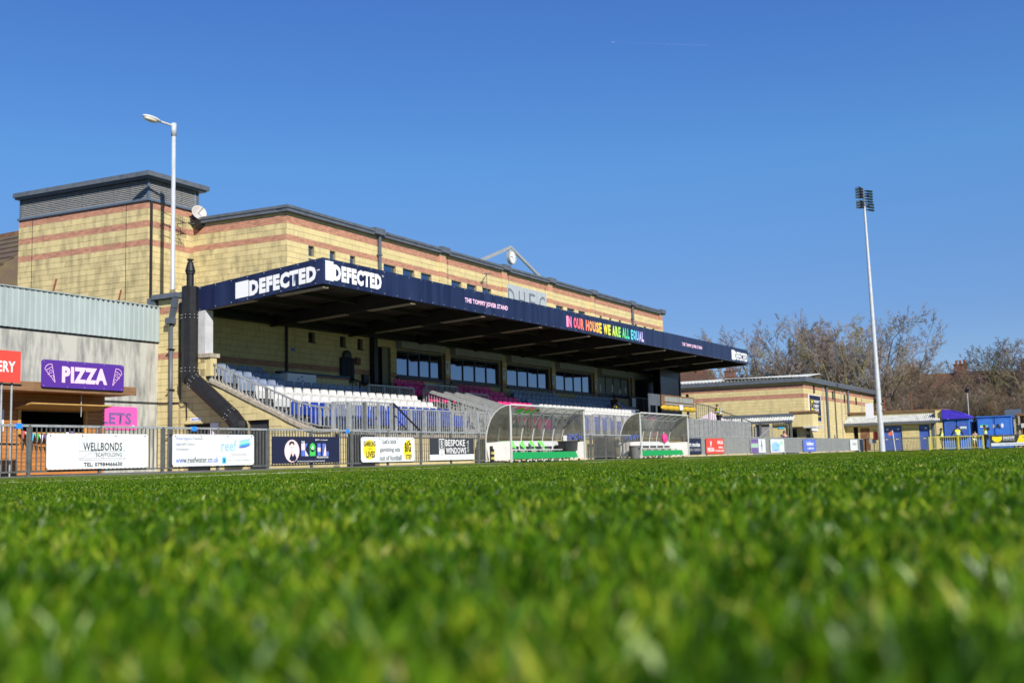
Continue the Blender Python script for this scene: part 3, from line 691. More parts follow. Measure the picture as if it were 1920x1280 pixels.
ds = thing("satellite_dish", "off-white satellite dish on the tower corner beside the lower roof", "dish", (31.9, YT-.5, 9.8))
dc = V((31.88, YT-.45, 10.30)); dn = V((-.35, -.9, .3)).normalized()
MB().lathe(dc, [(.03, -.10), (.15, -.085), (.27, -.03), (.32, .02), (.31, .03), (.26, -.01), (.14, -.06), (.02, -.08)], 20, axis=dn).build("bowl", M['dish'], ds, smooth=True)
MB().tube(dc-dn*.08, dc+dn*.42, .015, n=5).build("feed_arm", M['galv_dark'], ds)
MB().tube(dc-dn*.08, (32.05, YT-.05, 10.1), .03, n=6).build("bracket", M['black'], ds)
fl = thing("floodlight", "black wall floodlight below the satellite dish on the tower corner", "lamp", (32.35, YT-.4, 9.8))
MB().obox((31.78, YT-.6, 9.74), (.42, 0, -.04), (0, .25, -.12), (0, .06, .28)).build("housing", M['black'], fl)
MB().tube((31.55, YT-.25, 10.1), (31.95, YT-.3, 10.0), .035, n=6).build("bracket", M['black'], fl)
for nm, z, lab in (("tv_aerial", 9.84, "upper black comb aerial on the tower wall behind the lamp post"), ("tv_aerial", 9.40, "lower black comb aerial on the tower wall behind the lamp post")):
    t = thing(nm, lab, "aerial", (31, YT-.4, z))
    MB().tube((30.02, YT-.45, z+.12), (31.20, YT-.45, z-.12), .014, n=5).build("boom", M['black'], t)
    mb = MB()
    for i in range(9): x = 30.42+i*.094; zc = z+.12-(x-30.02)*.2; mb.tube((x, YT-.45, zc-.17), (x, YT-.45, zc+.17), .008, n=4)
    mb.build("elements", M['black'], t)
    mb = MB()
    for a_ in (-.13, .13): mb.tube((30.02, YT-.45, z+.12), (29.89, YT-.45, z+.12+a_), .012, n=4)
    mb.build("reflector", M['black'], t)
    MB().tube((31.10, YT-.45, z-.1), (31.10, YT-.01, z-.1), .018, n=5).build("bracket", M['black'], t)
# mast and street lamp in front of the tower
sl = thing("street_lamp", "tall pale street lamp post with a single lantern arm left of the stand", "lamp", (28.50, 30.08, -.08))
MB().tube((28.50, 30.08, -.08), (28.50, 30.08, 12.58), .088, .074, 14).build("post", M['galv_pole'], sl, smooth=True)
MB().tube((28.50, 30.08, 12.28), (28.50, 30.08, 12.76), .098, .098, 12).build("collar", M['galv_pole'], sl, smooth=True)
MB().path([(28.50, 30.08, 12.66), (28.14, 30.18, 12.70), (27.88, 30.27, 12.74)], .047, 8).build("arm", M['galv_pole'], sl)
rt = Matrix.Rotation(math.radians(-14), 3, 'Z') @ Matrix.Rotation(math.radians(8), 3, 'Y')
lh = MB().ell((27.65, 30.31, 12.77), (.38, .16, .09), 14, 8, rot=rt).build("lantern", M['cream'], sl, smooth=True)
MB().ell((27.61, 30.32, 12.72), (.28, .14, .09), 12, 8, rot=rt).build("bowl", M['lamp_glass'], lh, smooth=True)
for y_ in (38.85, 33.75): MB().box(XT-SK*(y_-YT)-.016, XT-SK*(y_-YT)-.009, y_-.012, y_+.012, 4.7, 10.4).build("movement_joint", M['black'], tw)
for x_ in (43.95, 49.9, 54.1, 60.7): MB().box(x_-.012, x_+.012, YB-.016, YB-.009, 6.2, 9.8).build("movement_joint", M['black'], club)
# ------------------------------------------------------------ the stand
XS = 26.35; YC = 21.35; XR = 69.9
st = thing("grandstand", "low terraced football stand with block walls, steps and stepped concrete rows", "stand", (48, 24.5, -.08))
capz = [(21.06, 1.09), (21.52, 1.09), (21.83, 1.13), (22.25, 1.26), (22.78, 1.48), (23.43, 1.78), (24.10, 2.05), (24.77, 2.34), (25.47, 2.65), (26.08, 2.89)]
def wtop(u):
    y = 27.4-u
    if y > 26.62: return 5.1
    if y > 26.08: return 3.60
    return lerp(capz, y)-.11
hs = [(27.4-27.25, 27.4-26.05, -1, 1.44), (27.4-24.45, 27.4-23.55, -1, 1.50)]
wall(st, 'side', (XS, 27.4, 0), UMY, (1,0,0), 27.4-21.0, courses(-.08, 5.1, [(3.66, 3.86)]), hs, thick=.3, maxh=wtop, label="side wall of the stand with a swept coping")
MB().box(XS+.02, XS+.3, 26.62, 27.4, 3.6, 5.1).box(XS+.02, XS+.3, 26.08, 26.62, 3.0, 3.6).build("wall", M['block'], st)
MB().box(XS+.2, XS+.24, 26.05, 27.25, -.08, 1.44).build("doorway", M['door_dark'], st)
MB().box(XS+.18, XS+.22, 23.55, 24.45, -.08, 1.5).build("doorway", M['door_dark'], st)
MB().obox((XS+.12, 23.55, -.06), (.02, .0, 0), (0, .90, 0), (0, 0, 1.5)).build("hatch_door", M['charcoal'], st)
# pier left of it, stepped out a little
wall(st, 'side', (XS-.10, 28.36, 0), UMY, (1,0,0), .96, courses(-.08, 5.68, [(5.20, 5.42), (3.66, 3.86)]), thick=.38, label="tall block pier beside the concrete wall")
finish_blocks('side')
fill = MB()
for (ya, za), (yb, zb) in zip(capz, capz[1:]): fill.add([(XS-.006, ya, za-.36), (XS-.006, yb, zb-.36), (XS-.006, yb, zb-.11), (XS-.006, ya, za-.11)], [(0,1,2,3)])
fill.build("cut_blocks", M['block'], st)
cap = MB()
for (ya, za), (yb, zb) in zip(capz, capz[1:]):
    cap.obox((XS-.06, ya, za-.11), (.42, 0, 0), (0, yb-ya, zb-za), (0, 0, .11))
cap.build("wall_coping", M['kerb'], st)
MB().box(XS-.04, XS+.40, 26.04, 26.64, 3.61, 3.74).build("pier_cap", M['kerb'], st)
g_ = MB().box(XS-.30, XS+.1, 27.36, 28.5, 5.70, 5.86).obox((XS-.25, 28.42, 5.42), (.2, 0, 0), (0, .34, -.06), (0, 0, .4)).build("gutter", M['slate'], st)
pp = [(XS-.2, 27.46, 5.72), (XS-.2, 27.52, 5.35), (XS-.18, 27.66, 5.0)]
MB().bar(pp[0], pp[1], .16).bar(pp[1], pp[2], .15).box(XS-.34, XS-.1, 27.52, 27.80, 4.82, 5.02).build("hopper", M['pvc'], st)
MB().tube((XS-.2, 27.66, -.05), (XS-.2, 27.66, 4.9), .065, n=10).build("downpipe", M['pvc'], st, smooth=True)
for z in (1.1, 2.6, 3.95): MB().box(XS-.3, XS-.1, 27.56, 27.76, z, z+.03).build("pipe_clip", M['black'], st)
MB().path([(XS-.14, 28.3, 2.20), (XS-.14, 27.1, 2.16), (XS-.06, 27.08, 2.14), (XS-.06, 27.06, 1.62)], .02, 5).build("cable", M['black'], st)
p = patch(st, "plate", (XS, 26.95, 1.53), UMY, .50, .13, M['vinyl'], NX, .014, round_=.06)
text("Spiral", (XS-.02, 26.88, 1.555), UMY, .38, .08, M['blueprint'], p, NX, bold=.01)
n_ = MB().box(XS-.03, XS-.014, 25.67, 26.04, .95, 1.45).build("notice_board", M['paper'], st)
patch(n_, "print", (XS-.03, 25.98, 1.1), UMY, .22, .2, M['skinpink'], NX, ell=True)
MB().box(XS, XS+.36, 26.31, 26.71, 3.75, 5.20).build("steel_casing", M['cream'], st)

# flue duct standing off the side wall
du = thing("flue_duct", "black octagonal sheet metal flue running down and slanting across the side wall of the stand", "duct", (26.0, 26.6, -.08))
D0, D1, D2, D3, D4 = V((25.98, 26.62, 5.95)), V((25.98, 26.62, 2.98)), V((25.98, 24.78, 1.62)), V((25.98, 24.48, 1.30)), V((25.98, 24.46, .3))
def octo(mb, p, q, r, n=8): mb.tube(p, q, r, r, n); return mb
octo(MB(), D0, V((25.98, 26.62, 4.95)), .265).build("duct_section", M['duct'], du)
octo(MB(), V((25.98, 26.62, 4.94)), V((25.98, 26.62, 3.2)), .262).build("duct_section", M['duct'], du)
octo(MB(), V((25.98, 26.62, 3.19)), D1, .285).tube(D1, D1+(D2-D1).normalized()*.1, .29, n=8).ell(D1, (.29, .29, .29), 8, 6).build("duct_elbow", M['duct'], du)
octo(MB(), D1+(D2-D1).normalized()*.06, D2, .262).build("duct_section", M['duct'], du)
octo(MB(), D2, D3, .28).tube(D3, D4, .28, n=8).ell(D3, (.28, .28, .28), 8, 6).build("duct_elbow", M['duct'], du)
mb = MB()
for c_, d_ in ((V((25.98, 26.62, 4.95)), V((0,0,1))), (V((25.98, 26.62, 3.20)), V((0,0,1))), (D1+(D2-D1).normalized()*.34, (D2-D1).normalized()), (D2, (D2-D1).normalized()), (D3-V((0,0,.15)), V((0,0,1)))):
    a = d_.orthogonal().normalized(); b = d_.cross(a)
    for i in range(12):
        t = 2*math.pi*i/12
        for k in (-.05, .05): mb.ell(c_+d_*k+(a*math.cos(t)+b*math.sin(t))*.285, (.016,.016,.016), 5, 4)
mb.build("flange_bolts", M['stud'], du, kind='stuff')
MB().lathe((25.98, 26.62, 5.95), [(.12, 0), (.12, .42), (.15, .43), (.15, .49), (.17, .52), (.10, .78), (.10, .82), (.07, .83), (.07, .88), (.11, .89), (.11, .92)], 14).build("flue_terminal", M['duct'], du, smooth=False)

# canopy: roof slab rising to the front, with a deep navy fascia
cn = thing("stand_canopy", "cantilevered stand roof with a deep navy fascia carrying white and rainbow lettering", "roof", (48, 24.5, 5.1))
fb = lambda x: 5.575+(x-XS)*.0053; ft = lambda x: 6.39+(x-XS)*.0078
npn = 12; xs_ = [XS+(XR-XS)*i/npn for i in range(npn+1)]
for a, b in zip(xs_, xs_[1:]):
    MB().add([(a, YC, fb(a)), (b-.012, YC, fb(b)), (b-.012, YC, ft(b)), (a, YC, ft(a)), (a, YC+.05, fb(a)), (b-.012, YC+.05, fb(b)), (b-.012, YC+.05, ft(b)), (a, YC+.05, ft(a))],
             [(0,1,2,3),(7,6,5,4),(0,4,5,1),(3,2,6,7),(0,3,7,4),(1,5,6,2)]).build("fascia_panel", M['navy'], cn)
sb = lambda y: 5.575-(y-YC)*.077; stp = lambda y: 6.39-(y-YC)*.077
ys_ = [YC+.052, 23.1, 24.9, 26.86]
for a, b in zip(ys_, ys_[1:]):
    MB().add([(XS, a, sb(a)), (XS, b-.01, sb(b)), (XS, b-.01, stp(b)), (XS, a, stp(a)), (XS+.05, a, sb(a)), (XS+.05, b-.01, sb(b)), (XS+.05, b-.01, stp(b)), (XS+.05, a, stp(a))],
             [(3,2,1,0),(4,5,6,7),(1,5,4,0),(7,6,2,3),(4,7,3,0),(2,6,5,1)]).build("fascia_panel", M['navy'], cn)
def slab(mb, z0f, z0b, t, y0=YC+.05, y1=YB-.03, x0=XS+.05, x1=XR):
    dz = lambda x: (x-XS)*.0058
    v_ = [(x, y, z+dz(x)+e) for e in (0, t) for x in (x0, x1) for y, z in ((y0, z0f), (y1, z0b))]
    return mb.add(v_, [(0,1,3,2),(4,6,7,5),(0,4,5,1),(2,3,7,6),(0,2,6,4),(1,5,7,3)])
slab(MB(), 6.24, 5.78, .10).build("roof_deck", M['slate'], cn)
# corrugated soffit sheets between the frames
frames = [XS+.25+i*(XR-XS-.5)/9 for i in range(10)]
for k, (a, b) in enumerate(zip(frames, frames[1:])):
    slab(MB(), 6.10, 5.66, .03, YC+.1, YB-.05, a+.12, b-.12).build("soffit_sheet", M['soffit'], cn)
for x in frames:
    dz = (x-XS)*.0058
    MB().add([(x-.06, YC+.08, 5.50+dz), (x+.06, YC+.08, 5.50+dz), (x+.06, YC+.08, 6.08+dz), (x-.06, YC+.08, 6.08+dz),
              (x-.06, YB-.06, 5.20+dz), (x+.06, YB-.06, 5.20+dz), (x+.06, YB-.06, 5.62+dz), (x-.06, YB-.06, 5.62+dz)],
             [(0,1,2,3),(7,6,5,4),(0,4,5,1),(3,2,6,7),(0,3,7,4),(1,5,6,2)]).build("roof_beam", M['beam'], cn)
    # bottom flange, in short lengths where the sunlit strip is painted on
    MB().obox((x-.13, YC+.10, 5.47+dz), (.26, 0, 0), (0, 1.9, -.085), (0, 0, .035)).build("beam_flange", M['beam_lit'], cn)
    MB().obox((x-.13, YC+3.0, 5.335+dz), (.26, 0, 0), (0, 2.2, -.10), (0, 0, .035)).build("beam_flange", M['beam_lit'], cn)
for y in (22.4, 23.9, 25.4, 26.9):
    zc = 6.02-(y-YC)*.066; MB().obox((XS+.2, y-.05, zc-.16), (XR-XS-.4, 0, (XR-XS)*.0056), (0, .10, 0), (0, 0, .16)).build("purlin", M['beam'], cn)
mb = MB()                                                    # rivets along the fascia edges
for i in range(60):
    x = XS+.3+i*.73
    for z in (fb(x)+.05, ft(x)-.05): mb.ell((x, YC-.005, z), (.016,.01,.016), 5, 4)
for i in range(8):
    y = YC+.3+i*.7
    for z in (sb(y)+.05, stp(y)-.05): mb.ell((XS-.005, y, z), (.01,.016,.016), 5, 4)
mb.build("fascia_rivets", M['stud'], cn, kind='stuff')
def lean(o, u, W, dz):  # letters follow the slope of the sheet
    return None
def ftext(s, x0, x1, z0, z1, m, bold=.03, u=UX, n=NY, y=YC, slope=0.0):
    ob = text(s, (x0, y, z0), UX, x1-x0, z1-z0, m, cn, NY, bold=bold)
    for v in ob.data.vertices: v.co.z += (v.co.x+org(cn).x-x0)*slope
    return ob
def defected(x0, x1, z0, z1, side=False):
    W = x1-x0 if not side else x1
    if not side:
        patch(cn, "logo_block", (x0, YC, z0), UX, W*.17, z1-z0, M['white'], NY)
        ob = ftext("DEFECTED", x0+W*.175, x1, z0, z1, M['white'], .055, slope=.006)
        return
patch(cn, "logo_block", (26.46, YC, 5.70), UX, .40, .62, M['white'], NY)
ftext("DEFECTED", 26.87, 29.40, 5.73, 6.25, M['white'], .065, slope=.0)
ftext("TM", 29.42, 29.52, 6.18, 6.24, M['white'], .02)
ftext("THE TOMMY JOVER STAND", 34.68, 37.95, 5.88, 6.11, M['pinkprint'], .035, slope=.008)
rain = [(.95,.35,.62), (.93,.12,.22), (.93,.17,.13), (.95,.26,.12), (.95,.40,.12), (.93,.55,.05), (.88,.76,.06), (.72,.84,.06), (.42,.80,.10), (.12,.66,.20), (.06,.60,.40), (.10,.62,.78), (.30,.45,.85), (.65,.50,.88)]
msg = "IN OUR HOUSE WE ARE ALL EQUAL"; wds = {'I': .45, ' ': .45, 'W': 1.5, 'M': 1.3, 'L': .75, 'E': .8}
tot = sum(wds.get(c, 1) for c in msg); x = 43.22; span = 52.14-43.22; cnt = 0; letters = len(msg.replace(" ", ""))
for c in msg:
    w = wds.get(c, 1)*span/tot
    if c != ' ':
        t_ = cnt/(letters-1)*(len(rain)-1); i0 = min(int(t_), len(rain)-2); f_ = t_-i0; cc = tuple(rain[i0][k]*(1-f_)+rain[i0+1][k]*f_ for k in range(3)); cnt += 1
        key = 'rb%d' % cnt; M[key] = mat("rainbow_print", cc, .5)
        ftext(c, x+w*.06, x+w*.94, 5.80+(x-43)*.004, 6.30+(x-43)*.004, M[key], .045)
    x += w
ftext("THE TOMMY JOVER STAND", 57.7, 61.0, 6.04, 6.27, M['pinkprint'], .035, slope=.006)
patch(cn, "logo_block", (66.5, YC, 5.90), UX, .62, .62, M['white'], NY)
ftext("DEFECTED", 67.13, 69.75, 5.93, 6.47, M['white'], .05)
# side face: same logo, reading towards the pitch
def stext(s, y0, y1, z0, z1, m, bold):
    ob = text(s, (XS, y0, z0), UMY, y0-y1, z1-z0, m, cn, NX, bold=bold)
    for v in ob.data.vertices: v.co.z += (y0-(v.co.y+org(cn).y))*.077
    return ob
b_ = MB().add([(XS-.006, 24.97, 5.43), (XS-.006, 24.40, 5.47), (XS-.006, 24.40, 6.00), (XS-.006, 24.97, 5.96)], [(0,1,2,3)]).build("logo_block", M['white'], cn)
stext("DEFECTED", 24.38, 21.62, 5.46, 5.97, M['white'], .065)
stext("TM", 21.60, 21.48, 6.20-.22, 6.25-.22, M['white'], .02)

# posts under the roof
for x in (37.72,):
    MB().box(x-.13, x+.13, YB-.28, YB-.03, 2.75, 5.5).build("roof_post", M['black'], cn)
MB().box(26.75, 26.9, YB-.3, YB-.1, 2.75, 5.4).build("roof_post", M['black'], cn)
# black edge beam under the roof along the wall
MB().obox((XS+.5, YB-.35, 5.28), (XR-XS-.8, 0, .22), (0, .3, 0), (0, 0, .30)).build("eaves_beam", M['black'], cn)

# terraces
Y0, RD, RH = 21.9, .75, .30
rowz = lambda k: .95+RH*k
rowy = lambda k: Y0+RD*k
mb = MB()
for k in range(7):
    y0 = rowy(k); y1 = rowy(k+1) if k < 6 else 27.98
    z = rowz(k)
    for xa, xb in ((XS+.31, 69.0),):
        mb.box(xa, xb, y0, y1-.001, z-RH-.1 if k else -.07, z)
mb.box(XS+.31, 69.0, 21.27, Y0-.001, -.07, .93)
mb.build("terrace_steps", M['terrace'], st)
# front wall, in runs between the gates
runs = [(26.42, 27.05), (28.75, 44.95), (47.0, 69.0)]
for a, b in runs:
    wall(st, 'front', (a, 21.05, 0), UX, (0,1,0), b-a, courses(-.08, .83, []), thick=.2, label="low front wall of the stand")
    MB().box(a-.01, b+.01, 21.0, 21.28, .83, .93).build("wall_coping", M['kerb'], st)
finish_blocks('front', limit=200)
MB().box(27.05, 28.75, 21.22, 21.26, -.07, .92).box(44.95, 47.0, 21.22, 21.26, -.07, .92).build("gate_recess", M['door_dark'], st)
# low counter wall with blue coping and control box at the back of the seats
MB().box(30.9, 34.3, 26.55, 26.75, 2.4, 3.28).build("counter_wall", M['block'], st)
MB().box(30.3, 34.34, 26.5, 26.80, 3.34, 3.42).build("blue_coping", M['frame_blue'], st)
MB().box(30.9, 34.3, 26.54, 26.56, 3.26, 3.34).build("brick_band", M['brick'], st)
cb = thing("control_box", "white cabinet with stickers at the end of the blue topped counter", "cabinet", (31.1, 26.6, 2.45))
MB().box(30.4, 32.0, 26.30, 26.50, 2.45, 3.33).box(30.4, 30.88, 26.5, 27.0, 2.45, 3.33).build("cabinet", M['white'], cb)
for x, z in ((30.95, 3.1), (31.2, 3.05), (31.05, 2.85), (31.28, 2.9), (31.15, 3.2)): MB().box(x, x+.07, 26.285, 26.296, z, z+.06).build("sticker", M['mauve'], cb)
# hanging grille and small fixtures on the back wall
gr = thing("wall_grille", "dark arched metal grille hanging on the block wall above the counter", "grille", (36.0, YB-.1, 3.3))
fr = MB().box(35.55, 36.38, YB-.14, YB-.015, 3.42, 4.36).build("panel", M['frame_blue'], gr)
for i in range(8): MB().box(35.58+i*.1, 35.61+i*.1, YB-.17, YB-.14, 3.4, 4.38).build("bar", M['black'], gr)
MB().lathe((35.97, YB-.02, 4.42), [(.26, 0), (.26, .1), (.2, .12)], 18, axis=(0,-1,0)).build("arch", M['black'], gr)
for i in range(5): MB().tube((35.6+i*.18, YB-.3, 3.36), (35.6+i*.18, YB-.05, 3.36), .02, n=5).build("hook", M['black'], gr)
tag(MB().box(36.55, 36.85, YB-.12, YB-.015, 4.12, 4.42).build("junction_box", M['brown_edge']), "small square brown box on the wall right of the grille", "box")
tag(MB().box(37.0, 37.35, YB-.16, YB-.015, 3.38, 3.74).box(36.98, 37.5, YB-.2, YB-.015, 3.30, 3.36).build("wall_unit", M['black']), "black wall unit with a shelf beside the dark roof post", "box")

# ------------------------------------------------------------ seats
def seat_mesh(m):
    b = MB()
    b.tube((0, .16, 0), (0, .16, .34), .02, n=5, mi=1).box(-.2, .2, .12, .16, .30, .34, 1)
    prof = [(.10, .40), (.13, .34), (.16, .46), (.185, .62), (.20, .76), (.19, .80)]
    w = [.40, .41, .42, .42, .38, .30]
    # backrest: curved sheet with thickness
    P = []
    for (y, z), ww in zip(prof[1:], w[1:]):
        for t in (-1, -.45, .45, 1): P.append((t*ww/2, y-abs(t)**2*.04, z))
    n = len(prof)-1
    Q = [(x, y+.022, z) for x, y, z in P]
    fs = []
    for i in range(n-1):
        for j in range(3):
            a = i*4+j; fs.append((a, a+1, a+5, a+4)); fs.append((a+4+n*4, a+5+n*4, a+1+n*4, a+n*4))
    for i in range(n-1):
        a = i*4; fs.append((a, a+4, a+4+n*4, a+n*4)); a = i*4+3; fs.append((a+4, a, a+n*4, a+4+n*4))
    a = (n-1)*4
    for j in range(3): fs.append((a+j, a+j+1, a+j+1+n*4, a+j+n*4))
    b.add(P+Q, fs)
    # tipped-up seat pan
    b.add([(-.2, .02, .36), (.2, .02, .36), (.19, .12, .37), (-.19, .12, .37), (-.21, -.02, .60), (.21, -.02, .60), (.19, .03, .62), (-.19, .03, .62)],
          [(0,1,5,4), (2,3,7,6), (4,5,6,7), (0,3,2,1), (1,2,6,5), (0,4,7,3)])
    b.box(-.06, .06, .205, .222, .66, .69, 1)
    return b
SEATS = []
def row(colr, k, xa, xb, block):
    n = int((xb-xa)/.47)
    for i in range(n):
        SEATS.append((xa+.235+i*.47, rowy(k)+.42, rowz(k), colr, k, block))
ordn = ['front', 'second', 'third', 'fourth', 'fifth', 'sixth', 'back']
bl = "left block before the central stairs"
for k in (0, 1): row('blue', k, 27.0, 36.6, bl)
for k in (2, 3): row('white', k, 27.0, 36.8, bl)
row('grey', 4, 27.0, 34.2, bl)
for k in (5, 6): row('grey', k, 27.1, 30.2, bl)
bp_ = "middle block around the central stairs"
for k in (3, 4, 5, 6): row('pink', k, 42.8, 46.5, bp_)
for k in (4, 5, 6): row('pink', k, 37.9, 40.3, bp_)
for k in (0, 1, 2): row('pink', k, 41.0, 44.2, bp_)
br_ = "right block behind the dugouts"
for k in (0, 1): row('blue', k, 46.8, 52.4, br_)
for k in (2, 3): row('white', k, 46.8, 58.2, br_)
for k in (4, 5): row('grey', k, 47.0, 61.0, br_)
row('grey', 6, 48.0, 53.6, br_); row('grey', 6, 55.4, 60.6, br_)
row('blue', 1, 58.6, 61.4, "far right end of the stand"); row('blue', 2, 58.6, 60.5, "far right end of the stand")
SEATS.sort(key=lambda s_: s_[0]**2+s_[1]**2)
SM = {c: seat_mesh(None).mesh(c+"_seat", [M['seat_'+c], M['galv_dark']], (0,0,0)) for c in ('blue', 'white', 'grey', 'pink')}
adj = {'blue': 'blue', 'white': 'white', 'grey': 'blue-grey', 'pink': 'bright pink'}
for i, (x, y, z, c, k, block) in enumerate(SEATS[:300]):
    o = bpy.data.objects.new("stadium_seat", SM[c]); col.objects.link(o); o.location = (x, y, z); o.rotation_euler.z = rnd.uniform(-.03, .03)
    tag(o, "%s tip-up seat, %s row, %s" % (adj[c], ordn[k], block), "seat", "%s seats, %s row, %s" % (adj[c], ordn[k], block))
rest = {}
for x, y, z, c, k, block in SEATS[300:]:
    r = rest.setdefault(c, MB()); s_ = seat_mesh(None); n0 = len(r.v)
    r.v += [(a+x, b+y, d+z) for a, b, d in s_.v]; r.f += [tuple(q+n0 for q in f) for f in s_.f]; r.m += s_.m; r.t += s_.t
for c, r in rest.items():
    o = r.build("stadium_seats", [M['seat_'+c], M['galv_dark']], kind='stuff'); o['label'] = "further %s seats in the far right of the stand" % adj[c]

# ------------------------------------------------------------ railings
def railing(name, label, pts, h, m=M['galv'], post_every=1.0, gap=.115, bar_r=.011, post_w=.06, base_gap=.10, top=.05, posts=True, bars=True, cat="railing", group=None, post_depth=None, bottom=None, rail2=False):
    """pts: floor line of the railing; h: height of the top rail; bars are single objects"""
    pts = [V(p) for p in pts]; c = sum(pts, V())/len(pts)
    t = thing(name, label, cat, (c.x, c.y, min(p.z for p in pts)), group)
    up = V((0,0,1))
    for a, b in zip(pts, pts[1:]):
        L_ = (b-a).length; d = (b-a)/L_
        MB().bar(a+up*h, b+up*h, top, top).build("top_rail", m, t)
        if bars: MB().bar(a+up*base_gap, b+up*base_gap, .03, .03).build("bottom_rail", m, t)
        if rail2: MB().bar(a+up*h*.5, b+up*h*.5, .03, .03).build("mid_rail", m, t)
        if posts:
            n = max(1, round(L_/post_every))
            for i in range(n+1):
                p = a+d*(L_*i/n); w2 = post_w/2; hd = V((d.x, d.y, 0)).normalized(); sd = V((-hd.y, hd.x, 0)); pd_ = (post_depth or post_w)/2
                piece("post", p-hd*w2-sd*pd_, hd*post_w, sd*pd_*2, up*(h-.0), m, t)
        if bars:
            hd = V((d.x, d.y, 0)).normalized(); sd = V((-hd.y, hd.x, 0))
            n = max(1, int((b-a).length*V((d.x, d.y, 0)).length/gap))
            for i in range(1, n):
                p = a+(b-a)*(i/n); piece("bar", p-hd*bar_r-sd*bar_r+up*base_gap, hd*bar_r*2, sd*bar_r*2, up*(h-base_gap), m, t)
    return t
XRl = XS+.14
sidep = [(26.16, 3.44), (25.15, 3.02), (23.78, 2.48), (22.48, 1.96), (21.63, 1.77), (21.14, 1.71)]
railing("side_railing", "grey steel railing stepping down along the coping of the side wall", [(XRl, y, z-.60) for y, z in sidep], .60, post_every=1.05, post_w=.07, base_gap=.03, gap=.16, bar_r=.015, m=M['galv'])
railing("front_railing", "raised left section of grey railing on the front wall of the stand", [(26.5, 21.14, .93), (28.1, 21.14, .99), (29.6, 21.14, .99)], .97, post_every=.82, post_w=.07, post_depth=.10, gap=.13)
railing("inner_railing", "grey railing set back behind the raised left section at the gate stairs", [(26.95, 21.75, .95), (29.6, 21.75, .95)], .95, post_every=.66, post_w=.06, post_depth=.09, gap=.13)
railing("stair_handrail", "black handrail sloping down from the railing to the front wall near the gambling banner", [(29.62, 21.1, 1.06), (31.25, 21.1, .12)], .90, m=M['black'], bars=False, post_every=3, top=.045)
railing("front_railing", "long grey railing on the front wall in front of the blue seats", [(30.2, 21.45, .93), (37.3, 21.45, .93)], .88, post_every=.88, post_w=.11, post_depth=.12, gap=.125)
railing("front_railing", "grey railing on the front wall left of the gate between the dugouts", [(37.5, 21.14, .93), (44.9, 21.14, .93)], .98, post_every=.9, post_w=.10, post_depth=.12, gap=.125)
railing("front_railing", "grey railing on the front wall behind the gap between the two dugouts", [(45.2, 21.14, .93), (51.0, 21.14, .93)], 1.03, post_every=.8, post_w=.10, post_depth=.12, gap=.125)
railing("front_railing", "far right grey railing on the front wall behind the red advertising board", [(51.2, 21.14, .93), (68.6, 21.14, .93)], 1.05, post_every=.75, post_w=.12, post_depth=.26, gap=.19, bar_r=.02)
railing("stair_handrail", "dull handrail sloping down behind the far right railing below the steward", [(61.2, 21.5, 1.0), (65.2, 21.5, -.05)], .93, m=M['galv_dark'], bars=False, post_every=5)
railing("stair_handrail", "handrail rising to the right behind the far right railing", [(71.5, 21.6, -.05), (75.5, 21.6, .95)], .9, m=M['galv'], bars=False, post_every=5)
for i, (x, lab) in enumerate(((37.75, "left outer handrail with balusters on the central stairs"), (38.75, "second handrail from the left on the central stairs"), (39.65, "third handrail from the left on the central stairs"), (40.45, "right outer handrail on the central stairs"))):
    railing("stair_handrail", lab, [(x, 25.35, 2.08), (x, 21.5, .86)], .92, bars=(i in (0, 3)), post_every=1.6, top=.13, gap=.13, rail2=(i in (1, 2)))
railing("cross_railing", "grey railing across the third row left of the pink seats", [(33.9, 25.3, 2.15), (36.95, 25.3, 2.15)], .86, post_every=1.1, gap=.11)
railing("cross_railing", "small grey railing at the head of the central stairs", [(38.9, 26.0, 2.42), (41.4, 26.0, 2.42)], .88, post_every=1.3, gap=.11)
railing("cross_railing", "grey railing across the row right of the central stairs", [(40.8, 25.35, 2.13), (43.0, 25.35, 2.10)], .86, post_every=1.1, gap=.11)
railing("aisle_handrail", "black handrail with balusters down the aisle beside the blue topped counter", [(34.55, 26.95, 2.66), (34.45, 25.35, 2.08)], .83, m=M['black'], post_every=.8, gap=.2)
railing("aisle_handrail", "black handrail curving over the pink seats by the lounge windows", [(40.5, 27.0, 2.60), (42.4, 27.0, 2.74), (46.3, 27.0, 2.50)], .80, m=M['black'], post_every=1.2, gap=.22)
railing("landing_railing", "black railing with pinned notices in front of the roller shutter", [(60.9, 26.0, 2.5), (63.9, 26.0, 2.5)], 1.06, m=M['black'], post_every=1.0, gap=.16)
for x in (61.15, 61.42): tag(MB().box(x, x+.24, 25.93, 25.96, 2.85, 3.5).build("pinned_notice", M['paper']), "white notice pinned on the black landing railing, %s of two" % ("left" if x < 61.3 else "right"), "notice")
# platform, board and glazed box at the right end
MB().box(60.2, 69.6, 23.9, 27.9, 1.9, 2.28).build("platform", M['terrace'], st)
MB().box(66.9, 67.1, 23.8, 23.895, -.07, 2.2).build("support_post", M['galv_dark'], st)
gb = thing("platform_barrier", "brown framed barrier with grey panes and a yellow padded bottom on the platform", "barrier", (64, 24.0, 2.3))
MB().box(60.9, 66.5, 23.96, 24.0, 2.95, 3.62).build("frame", M['brown_edge'], gb)
for i in range(2): MB().box(61.35+i*2.5, 63.75+i*2.5, 23.93, 23.955, 3.22, 3.53).build("pane", M['frame_grey'], gb)
for i in range(2): MB().box(61.35+i*2.5, 63.75+i*2.5, 23.93, 23.955, 3.04, 3.13).build("pane", M['frame_grey'], gb)
for i in range(6): MB().ell((61.35+i*.93, 23.92, 2.84), (.72, .12, .16), 12, 6).build("pad", M['pad'], gb, smooth=True)
